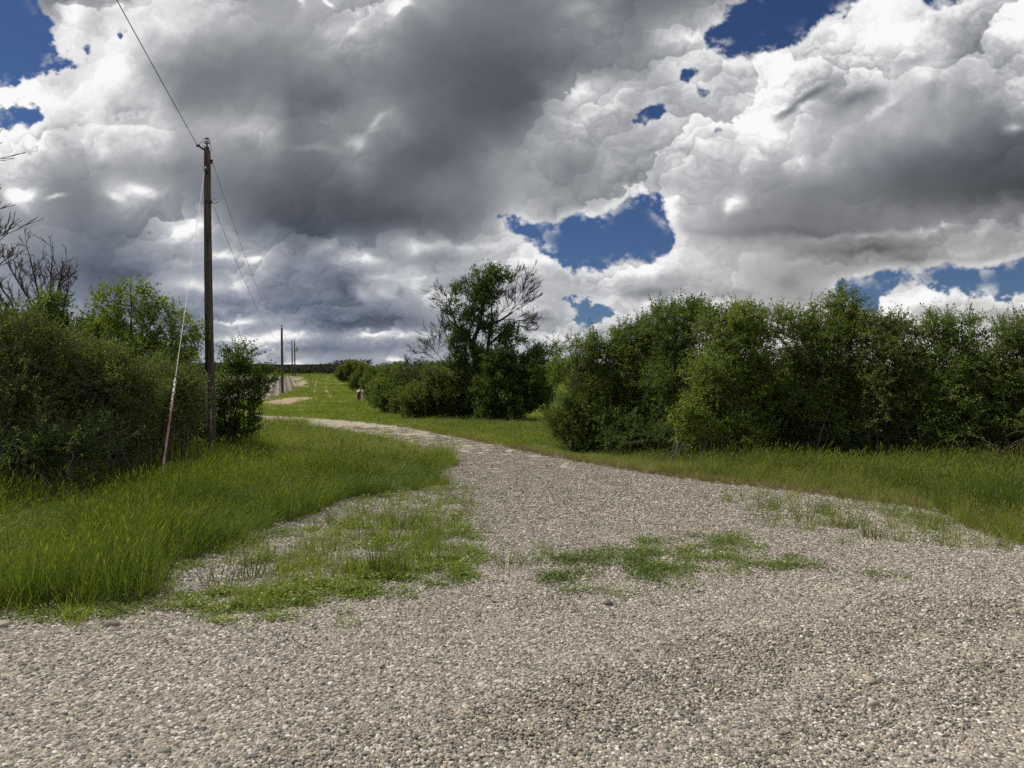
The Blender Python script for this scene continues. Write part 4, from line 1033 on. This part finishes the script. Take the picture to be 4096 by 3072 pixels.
def limbs_mesh(out, k=5, minr=.0):
    P = np.array([o[0] for o in out]); R = np.maximum(np.array([o[1] for o in out]), minr)
    V, Q = tubes(P, R, k); return V, Q

def path(base, D, px, n=5, dz=None):
    """limb through frame points at depth D (+ optional shift per point), relative to base"""
    P = np.array([at(a[0], a[1], D + (a[2] if len(a) > 2 else 0)) - base for a in px])
    t = np.linspace(0, len(P) - 1, n); i = np.minimum(t.astype(int), len(P) - 2); f = (t - i)[:, None]
    return P[i] * (1 - f) + P[i + 1] * f

# half dead tree in the middle
def big_tree():
    D = 30.5; bx = 479; X = (bx - 512) / F * D; base = np.array([X, D, float(terr(X, D))]); r = np.random.default_rng(77)
    root = empty('half_dead_tree', base, 'tall half dead tree with bare branches on its right, standing over the lane shrubs', 'tree')
    tr = []
    def limb(px, r0, r1, n=5, jag=.03):
        p = path(base, D, px, n); p[1:] += r.normal(size=(n - 1, 3)) * jag; tr.append((p, np.linspace(r0, r1, n))); return p
    limb([(480, 424), (479, 395), (477, 365)], .17, .13); limb([(477, 365), (474, 340), (482, 316)], .13, .07); limb([(482, 316), (485, 295), (486, 272)], .07, .02)
    limb([(481, 424), (487, 390), (488, 355)], .13, .09); limb([(488, 355), (490, 330), (492, 305)], .08, .03); limb([(492, 305), (497, 285), (503, 275)], .03, .012)
    limb([(477, 352), (468, 336), (456, 325)], .07, .04); limb([(456, 325), (450, 305), (452, 295)], .04, .015); limb([(460, 329), (448, 320), (446, 312)], .03, .012)
    limb([(484, 330), (500, 320), (512, 312)], .06, .03); limb([(482, 318), (475, 300), (468, 285)], .04, .012); limb([(489, 345), (505, 330), (516, 322)], .05, .02)
    limb([(476, 375), (460, 372), (445, 366)], .06, .03); limb([(478, 392), (455, 378), (425, 372)], .06, .02); limb([(478, 398), (455, 388), (432, 382)], .05, .012); limb([(487, 380), (505, 362), (525, 355)], .06, .02)
    V, Q = limbs_mesh(tr, 8)
    mkobj('trunk', mesh_data('trunk', V, Q, None, [M['bark']]), root)
    dead = []
    def bare(px0, px1, L, rad, depth=3, kids=3, spread=.8, up=.10):
        p0 = at(*px0[:2], D) - base; p1 = at(*px1[:2], D) - base
        branching(r, p0, norm(p1 - p0 + r.normal(size=3) * .1), np.linalg.norm(p1 - p0) * L, rad, depth, dead, up, kids, spread)
    for a, b in [((512, 312), (540, 300)), ((505, 318), (535, 290)), ((510, 314), (530, 275)), ((500, 320), (538, 312)), ((516, 322), (532, 335)), ((512, 322), (536, 322)), ((497, 300), (515, 268)), ((488, 330), (514, 300))]:
        bare(a, b, .72, .016, 3, 4, .62, .14)
    for a, b in [((446, 366), (428, 340)), ((452, 370), (435, 335)), ((445, 366), (420, 352)), ((460, 372), (446, 335)), ((440, 370), (422, 362)), ((430, 374), (405, 368)), ((432, 380), (408, 376)), ((470, 376), (455, 345))]:
        bare(a, b, .85, .016, 3, 4, .7, .16)
    for a, b in [((456, 325), (446, 295)), ((448, 318), (443, 285)), ((468, 300), (460, 278)), ((476, 352), (452, 342)), ((488, 352), (512, 345)), ((480, 360), (462, 350)), ((478, 330), (462, 308)), ((484, 340), (500, 350)), ((486, 312), (500, 290))]:
        bare(a, b, .8, .015, 3, 4, .8, .1)
    V, Q = limbs_mesh(dead, 4, .0065)
    mkobj('dead_branches', mesh_data('dead_branches', V, Q, None, [M['deadwood']]), root)
    Lb = [(481, 280, 13, 12), (489, 272, 11, 7), (500, 275, 6, 5), (503, 281, 6, 6), (473, 298, 10, 9), (486, 295, 15, 12), (455, 290, 7, 5), (452, 299, 6, 7), (462, 315, 10, 10), (448, 315, 5, 4), (452, 332, 10, 9), (462, 342, 14, 12), (478, 320, 12, 12), (490, 325, 8, 12), (508, 330, 9, 6), (516, 336, 10, 7), (504, 345, 10, 8), (470, 360, 18, 14), (486, 362, 16, 14), (455, 360, 10, 10)]
    W, Lf = crown(r, lob(base, D, Lb, .9), base, 10, .115, .42, 6, None, None, sprigs=8, twigs=6, lpt=12, surf=2.0, clus=.30, wind=.35, stem_r=.016, tone=-.02, low=1.0)
    mkobj('crown', mesh_data('crown', Lf[0], Lf[1], None, [M['leaf_dark']], False, Lf[2]), root)
    mkobj('twigs', mesh_data('twigs', W[0], W[1], None, [M['bark']]), root)
big_tree()
shrub('dense leafy bush with willow like leaves at the right foot of the half dead tree', 505, 29.6, [(498, 388, 20, 20), (522, 368, 18, 12), (536, 356, 10, 8), (530, 380, 18, 16), (515, 400, 26, 16), (540, 398, 10, 12), (500, 365, 16, 12), (490, 408, 16, 10)], 'dark', seed=51, dens=3.0, ls=.095, asp=.36, stems=16, sprigs=10, clus=.34, tone=-.05, wind=.35)

# bare trees at the left border
def bare_tree(label, base, starts, seed, sc=.62, minr=.006, mat='deadwood'):
    r = np.random.default_rng(seed); root = empty('bare_tree', base, label, 'tree', 'bare trees at the left border'); tr, tw = [], []
    for px, D, rad, kids in starts:
        p = path(base, D, px, 5); tr.append((p, np.linspace(rad, rad * .45, 5)))
        for k in range(kids):
            t = r.uniform(.25, 1) * 4; i = min(3, int(t)); b = p[i] + (p[i + 1] - p[i]) * (t - i)
            d = norm(norm(p[i + 1] - p[i]) + r.normal(size=3) * .45 + np.array([0, 0, .15]))
            branching(r, b, d, np.linalg.norm(p[-1] - p[0]) * r.uniform(.35, .6) * sc, rad * .42, 2, tw, .12, 3, .75, 5, .62, .08)
        branching(r, p[-1], norm(p[-1] - p[-2]), np.linalg.norm(p[-1] - p[0]) * .4 * sc, rad * .45, 2, tw, .12, 3, .7, 5, .62, .08)
    V, Q = limbs_mesh(tr, 7, .012); mkobj('trunk', mesh_data('trunk', V, Q, None, [M['bark']]), root)
    V, Q = limbs_mesh(tw, 4, minr); mkobj('twigs', mesh_data('twigs', V, Q, None, [M[mat]]), root)
X = (46 - 512) / F * 16; b = np.array([X, 16, float(terr(X, 16))])
bare_tree('bare leafless tree fanning out above the left thicket', b, [([(46, 456), (50, 380), (44, 330)], 16, .07, 0), ([(44, 332), (28, 298), (10, 268)], 16, .03, 7), ([(44, 330), (38, 292), (30, 258)], 16, .028, 7), ([(44, 330), (50, 295), (52, 262)], 16, .026, 7), ([(44, 332), (56, 298), (62, 272)], 16, .026, 7), ([(50, 345), (62, 316), (68, 290)], 16, .024, 7), ([(44, 335), (20, 322), (0, 296)], 16, .024, 7), ([(30, 345), (10, 300), (-8, 275)], 16, .024, 6)], 5, minr=.0055)
X = (-75 - 512) / F * 11; b = np.array([X, 11, float(terr(X, 11))])
bare_tree('bare tree mostly beyond the left border, its branch tips reaching into the sky', b, [([(-75, 480), (-78, 380), (-70, 300)], 11, .11, 0), ([(-74, 330), (-50, 270), (-24, 232)], 11, .03, 3), ([(-72, 300), (-50, 240), (-22, 190)], 11, .028, 2), ([(-74, 350), (-40, 300), (-12, 274)], 11, .026, 4), ([(-70, 320), (-40, 280), (-14, 250)], 11, .026, 4)], 9, .8, minr=.005)

# pale dead branches in front of the hedge foot, right
r_ = np.random.default_rng(4); X = (1012 - 512) / F * 12.4; b = np.array([X, 12.4, float(terr(X, 12.4))]); out = []
for k in range(16):
    branching(r_, np.array([r_.normal() * .25, r_.normal() * .15, .1]), norm(np.array([r_.normal() * .7 - .1, r_.normal() * .3, r_.uniform(.3, 1)])), r_.uniform(.5, 1.0), .010, 1, out, -.25, 2, .6)
V, Q = limbs_mesh(out, 4, .004)
tag(mkobj('dead_brush', mesh_data('dead_brush', V, Q, None, [M['bark_grey']]), None, b), 'tangle of pale dead branches at the hedge foot by the right border', 'dead branches')

# far dark hedge along the crest and the land beyond
def far_hedge():
    r = np.random.default_rng(8); Vs, Qs, A = [], [], []; k = 0
    n = 12000
    x = r.uniform(-95, -34, n); y = 168 + (x + 60) * .08 + r.normal(size=n) * 2.2
    z0 = terr(x, y)
    px, _ = project(x, y, z0)
    top = 1.5 + .9 * fbm(x * .25, x * 0, 3, 1) + 1.2 * (fbm(x * 1.1, x * 0 + 3, 2, 2) - .4) + 1.4 * sstep(310, 345, px)
    B = np.stack([x, y, z0 + top * r.random(n) ** .7], 1)
    V, Q = leaves(B, norm(r.normal(size=(n, 3)) + np.array([0, 0, .6])), norm(r.normal(size=(n, 3))), r.uniform(.25, .6, n), .6)
    o = mkobj('far_hedge', mesh_data('far_hedge', V, Q, None, [M['leaf_far']], False, np.clip(.4 + r.normal(size=n) * .2, 0, 1)))
    tag(o, 'dark distant hedge line along the crest behind the far poles', 'hedge', kind='stuff')
    x = np.linspace(-2600, 2600, 180); h = 24 + 26 * fbm(x * .004, x * 0, 4, 3) + 10 * sstep(-400, -1400, x)
    top = np.stack([x, 3300 + 0 * x, h - 14], 1); bot = np.stack([x, 3300 + 0 * x, -20 + 0 * x], 1); bk = np.stack([x, 3700 + 0 * x, h * .6 - 14], 1)
    V = np.concatenate([bot, top, bk]); i = np.arange(179); Q = np.concatenate([np.stack([i, i + 1, i + 181, i + 180], 1), np.stack([i + 180, i + 181, i + 361, i + 360], 1)])
    tag(mkobj('hills', mesh_data('hills', V, Q, None, [M['hill']])), 'low dark blue hills on the horizon', kind='structure')
M['hill'] = noise_mat('hazy_wooded_hill', [(.3, (.04, .06, .07)), (.7, (.07, .10, .11))], .02, 4, 1, 0)  # dark woodland tone with the blue of distance haze mixed into the colour
M['leaf_far'] = leaf_mat('far_hedge_leaves', [(0, (.028, .030, .020)), (.5, (.050, .052, .032)), (1, (.085, .085, .05))], .2, .6, .15)
far_hedge()

# faint wheel tracks in the mown lane
def track(name, pts, w, lb):
    W = np.array([unproject(a * .25, b * .25) for a, b in pts]); W[:, 2] += .02
    t = np.linspace(0, len(W) - 1, 60); i = np.minimum(t.astype(int), len(W) - 2); f = (t - i)[:, None]; P = W[i] * (1 - f) + W[i + 1] * f
    P[:, 2] = terr(P[:, 0], P[:, 1]) + .03
    ww = w * (.6 + .8 * fbm(t * .9, t * 0, 2, 1))[:, None]
    V = np.concatenate([P - [1, 0, 0] * ww, P + [1, 0, 0] * ww]); k = np.arange(59)
    tag(mkobj(name, mesh_data(name, V, np.stack([k, k + 60, k + 61, k + 1], 1), None, [M['straw']])), lb, kind='structure')
track('wheel_track', [(1266, 1525), (1258, 1560), (1262, 1585), (1271, 1606)], .14, 'left faint pale wheel track in the mown lane')
track('wheel_track', [(1302, 1530), (1303, 1555), (1312, 1578), (1327, 1592)], .14, 'right faint pale wheel track in the mown lane')

# ------------------------------------------------------------------ poles and wires
def tall_pole():
    D = 16.2; X = (211 - 512) / F * D; z = float(terr(X, D)); b = np.array([X, D, z]); r = np.random.default_rng(1)
    topz = at(211, 148, D)[2] - z
    root = empty('utility_pole', b, 'tall weathered wooden utility pole beside the left thicket', 'utility pole')
    m = MB(); n = 26; k = 18; tt = np.linspace(0, 1, n); a = np.linspace(0, 2 * np.pi, k, endpoint=False)
    R = (.112 * (1 - tt) + .070 * tt)[:, None] * (1 + .03 * np.sin(a * 3 + 1)[None] + .012 * r.normal(size=(n, k)))
    cx = -.02 * np.sin(tt * 3.0) - .045 * tt
    V = np.stack([R * np.cos(a) + cx[:, None], R * np.sin(a), np.repeat((tt * (topz + .3) - .3)[:, None], k, 1)], -1)
    V[-1, :, 2] += -V[-1, :, 0] * .9 + cx[-1] * .9        # slanted top, high on the left
    # a drying crack down the left front
    for kk in (12, 13): V[8:24, kk, :2] *= .80
    i = np.arange(n - 1)[:, None] * k + np.arange(k); j = np.arange(n - 1)[:, None] * k + np.roll(np.arange(k), -1)
    m.add(V.reshape(-1, 3), np.stack([i, j, j + k, i + k], -1).reshape(-1, 4)); c = m.n; m.add([[cx[-1], 0, topz]]); q = (n - 1) * k + np.arange(k)
    m.T.append(np.stack([q, np.roll(q, -1), np.full(k, c)], 1)); m.build('shaft', M['wood'], root)
    tx = cx[-1]
    p = MB(); p.tube([(tx, -.01, topz - .02), (tx, -.01, topz + .12)], [.026, .014], 8); p.lathe([(0, topz - .04), (.05, topz - .04), (.05, topz + .02), (.02, topz + .04)], (tx, -.01, 0)); p.build('insulator_pin', M['darkmetal'], root)
    ins = MB(); ins.lathe([(.012, .09), (.055, .095), (.064, .11), (.066, .13), (.056, .15), (.045, .16), (.047, .175), (.036, .19), (.0, .195)], (tx, -.01, topz)); io = ins.build('insulator', M['porcelain'], root)
    cl = MB(); cl.tube([(tx - .05, -.02, topz + .200), (tx - .01, -.01, topz + .225), (tx + .045, 0, topz + .205)], .016, 7); cl.box((tx, -.01, topz + .21), (.06, .04, .03)); cl.build('wire_clamp', M['darkmetal'], io)
    br = MB(); br.tube([(tx - .03, -.05, topz - .06), (tx - .10, -.10, topz - .02), (tx - .14, -.13, topz + .01)], [.028, .022, .02], 8); br.box((tx - .145, -.135, topz + .01), (.07, .05, .045)); br.build('dead_end_bracket', M['darkmetal'], root)
    ja = MB()
    ja.tube([(tx - .135, -.13, topz + .03), (tx - .075, -.09, topz + .12), (tx - .055, -.04, topz + .20)], .006, 5); ja.tube([(tx + .06, 0, topz + .19), (tx + .07, .03, topz + .08), (tx + .07, .06, topz - .06)], .006, 5); ja.build('jumper_wire', M['wire'], root)
    sp = MB(); sp.lathe([(0, 0), (.03, 0), (.03, .02), (.018, .03), (.018, .05), (.03, .06), (.03, .08), (0, .08)], (tx + .095, .02, topz - .34)); sp.tube([(tx + .05, .01, topz - .30), (tx + .10, .02, topz - .30)], .012, 6); sp.build('wire_spool', M['darkmetal'], root)
    lp = MB(); th = np.linspace(0, 6.0, 16); zl = at(211, 202, D)[2] - z
    lp.tube(np.stack([.085 + .075 * (1 - np.cos(th)) - .02, -.03 + .05 * np.sin(th), zl + .07 * np.sin(th) + .02], 1), .008, 6); lp.build('cable_loop', M['wire'], root)
    bnd = MB(); bnd.lathe([(.094, zl - .015), (.096, zl), (.094, zl + .015)], (-.035, 0, 0), 18); bnd.build('metal_band', M['darkmetal'], root)
    for dx, h in ((-.045, 1.9), (.055, 1.15)):
        c_ = MB(); c_.box((dx, -.118, h / 2 - .1), (.035, .028, h + .2)); c_.build('cable_cover', M['bark_grey'] if dx > 0 else M['wood'], root)
    fx = MB(); fx.box((tx + .01, -.085, topz - .52), (.06, .03, .14)); fx.tube([(tx - .01, -.10, topz - .56), (tx + .0, -.13, topz - .57)], .014, 6); fx.build('guy_attachment', M['darkmetal'], root)
    return b, topz, tx
PB, PT, PTX = tall_pole()

def small_pole(label, px, D, top_px, extra=None, group='distant utility poles'):
    X = (px - 512) / F * D; z = float(terr(X, D)); b = np.array([X, D, z]); topz = at(px, top_px, D)[2] - z
    root = empty('utility_pole', b, label, 'utility pole', group); m = MB()
    n = 10; t = np.linspace(0, 1, n); m.tube(np.stack([-.05 * t, 0 * t, -.3 + t * (topz + .3)], 1), .15 - .05 * t, 12); m.build('shaft', M['wood'], root)
    i = MB(); i.tube([(-.05, 0, topz), (-.05, 0, topz + .18)], .03, 6); i.lathe([(.02, .16), (.09, .18), (.09, .25), (.06, .30), (0, .32)], (-.05, 0, topz)); i.build('insulator', M['darkmetal'], root)
    if extra == 'drum':
        d = MB(); d.lathe([(0, topz - 2.1), (.24, topz - 2.08), (.26, topz - 2.0), (.26, topz - 1.3), (.22, topz - 1.22), (0, topz - 1.2)], (.40, -.1, 0), 14); do = d.build('transformer', M['metal'], root)
        e = MB(); e.tube([(.40, -.1, topz - 1.22), (.42, -.1, topz - .95)], [.05, .03], 6); e.build('bushing', M['porcelain'], do)
        h = MB(); h.tube([(.05, 0, topz - 1.4), (.3, -.05, topz - 1.4)], .03, 6); h.build('bracket', M['darkmetal'], root); h = MB(); h.tube([(.05, 0, topz - .55), (.22, -.05, topz - 1.0)], .02, 6); h.build('brace', M['darkmetal'], root)
    if extra == 'arm':
        h = MB(); h.tube([(0, 0, topz - .75), (-.6, -.1, topz - .6), (-1.0, -.2, topz - .72)], .04, 6); h.build('arm_bracket', M['darkmetal'], root)
    return b, topz
B2, T2 = small_pole('single utility pole between the tall pole and the far pair, beside the tilled field', 282.5, 72, 328)
B3, T3 = small_pole('left pole of the far pair on the crest, with a curved bracket', 292.4, 139, 340.6, 'arm')
B4, T4 = small_pole('right pole of the far pair on the crest, carrying a grey transformer drum', 295.0, 140, 340.8, 'drum')

def wire(label, A, B, sag, rad=.006, n=40, name='overhead_wire', group='overhead wires', mat='wire'):
    t = np.linspace(0, 1, n)[:, None]; P = A * (1 - t) + B * t; P[:, 2] -= (4 * sag * t * (1 - t))[:, 0]
    m = MB(); m.tube(P - A, rad, 6); o = m.build(name, M[mat], None, True, A)
    return tag(o, label, 'wire', group)
top1 = PB + np.array([PTX - .16, -.14, PT + .02])
wire('overhead wire running from the tall pole top up out of the picture', top1, np.array([12.6, -52., 7.2]), .9, .0075, 60)
wire('upper wire hanging between the tall pole and the second pole', PB + np.array([PTX + .10, .03, PT - .30]), B2 + np.array([-.05, 0, T2 + .25]), 1.1, .0055)
wire('lower wire hanging between the tall pole and the second pole', PB + np.array([.07, .05, at(211, 206, 16.2)[2] - PB[2]]), B2 + np.array([0, 0, T2 - 1.2]), 1.0, .0055)
wire('upper wire between the second pole and the far pair', B2 + np.array([-.05, 0, T2 + .28]), B3 + np.array([-.05, 0, T3 + .2]), 1.2, .012)
wire('lower wire between the second pole and the far pair', B2 + np.array([0, 0, T2 - 1.2]), B3 + np.array([0, 0, T3 - .8]), 1.2, .012)

# guy wire with its faded red guard
ga = PB + np.array([PTX - .01, -.13, PT - .57]); gx = (158.0 - 512) / F * 10.4; gb = np.array([gx, 10.4, float(terr(gx, 10.4)) - .05])
groot = empty('guy_wire', gb, 'slanting guy wire of the tall pole with a faded red guard at its foot', 'guy wire')
v = ga - gb; m = MB(); m.tube([np.zeros(3), v], .0046, 6); m.build('steel_strand', M['metal'], groot)
Lg = np.linalg.norm(v); u_ = v / Lg; m = MB(); m.tube([u_ * .05, u_ * 1.0, u_ * 1.95], [.020, .019, .018], 10); m.build('guard', M['pink'], groot)
m = MB(); m.tube([u_ * 1.95, u_ * 2.30], .017, 8); m.box(u_ * 2.0, (.05, .04, .05)); m.box(u_ * 2.22, (.045, .035, .06)); m.build('strand_clamp', M['metal'], groot)

# marker posts in front of the lane shrubs
for px, top, wd, mt, lean, lb in [(358.0, 389.5, .075, 'redpaint', .0, 'left red marker post with a white band, in front of the lane shrubs'), (359.4, 388.6, .085, 'redpaint', .01, 'middle red marker post, tallest of the three'), (361.3, 389.2, .07, 'whitepaint', .12, 'leaning white marker post with a dark top, right of the red ones')]:
    D = 52; X = (px - 512) / F * D; b = np.array([X, D, float(terr(X, D))]); h = at(px, top, D)[2] - b[2]
    root = empty('marker_post', b, lb, 'post', 'marker posts beside the lane')
    t_ = np.array([lean * h, 0, h]); m = MB(); m.tube([-t_ * .1, t_ * .5, t_ * .78], wd, 10); m.build('post', M[mt], root)
    m = MB(); m.tube([t_ * .78, t_ * .93], wd * 1.03, 10); m.build('band', M['whitepaint'] if mt == 'redpaint' else M['whitepaint'], root)
    m = MB(); m.tube([t_ * .93, t_, t_ * 1.01], [wd, wd, wd * .5], 10); m.build('cap', M['redpaint'] if mt == 'redpaint' else M['darkmetal'], root)
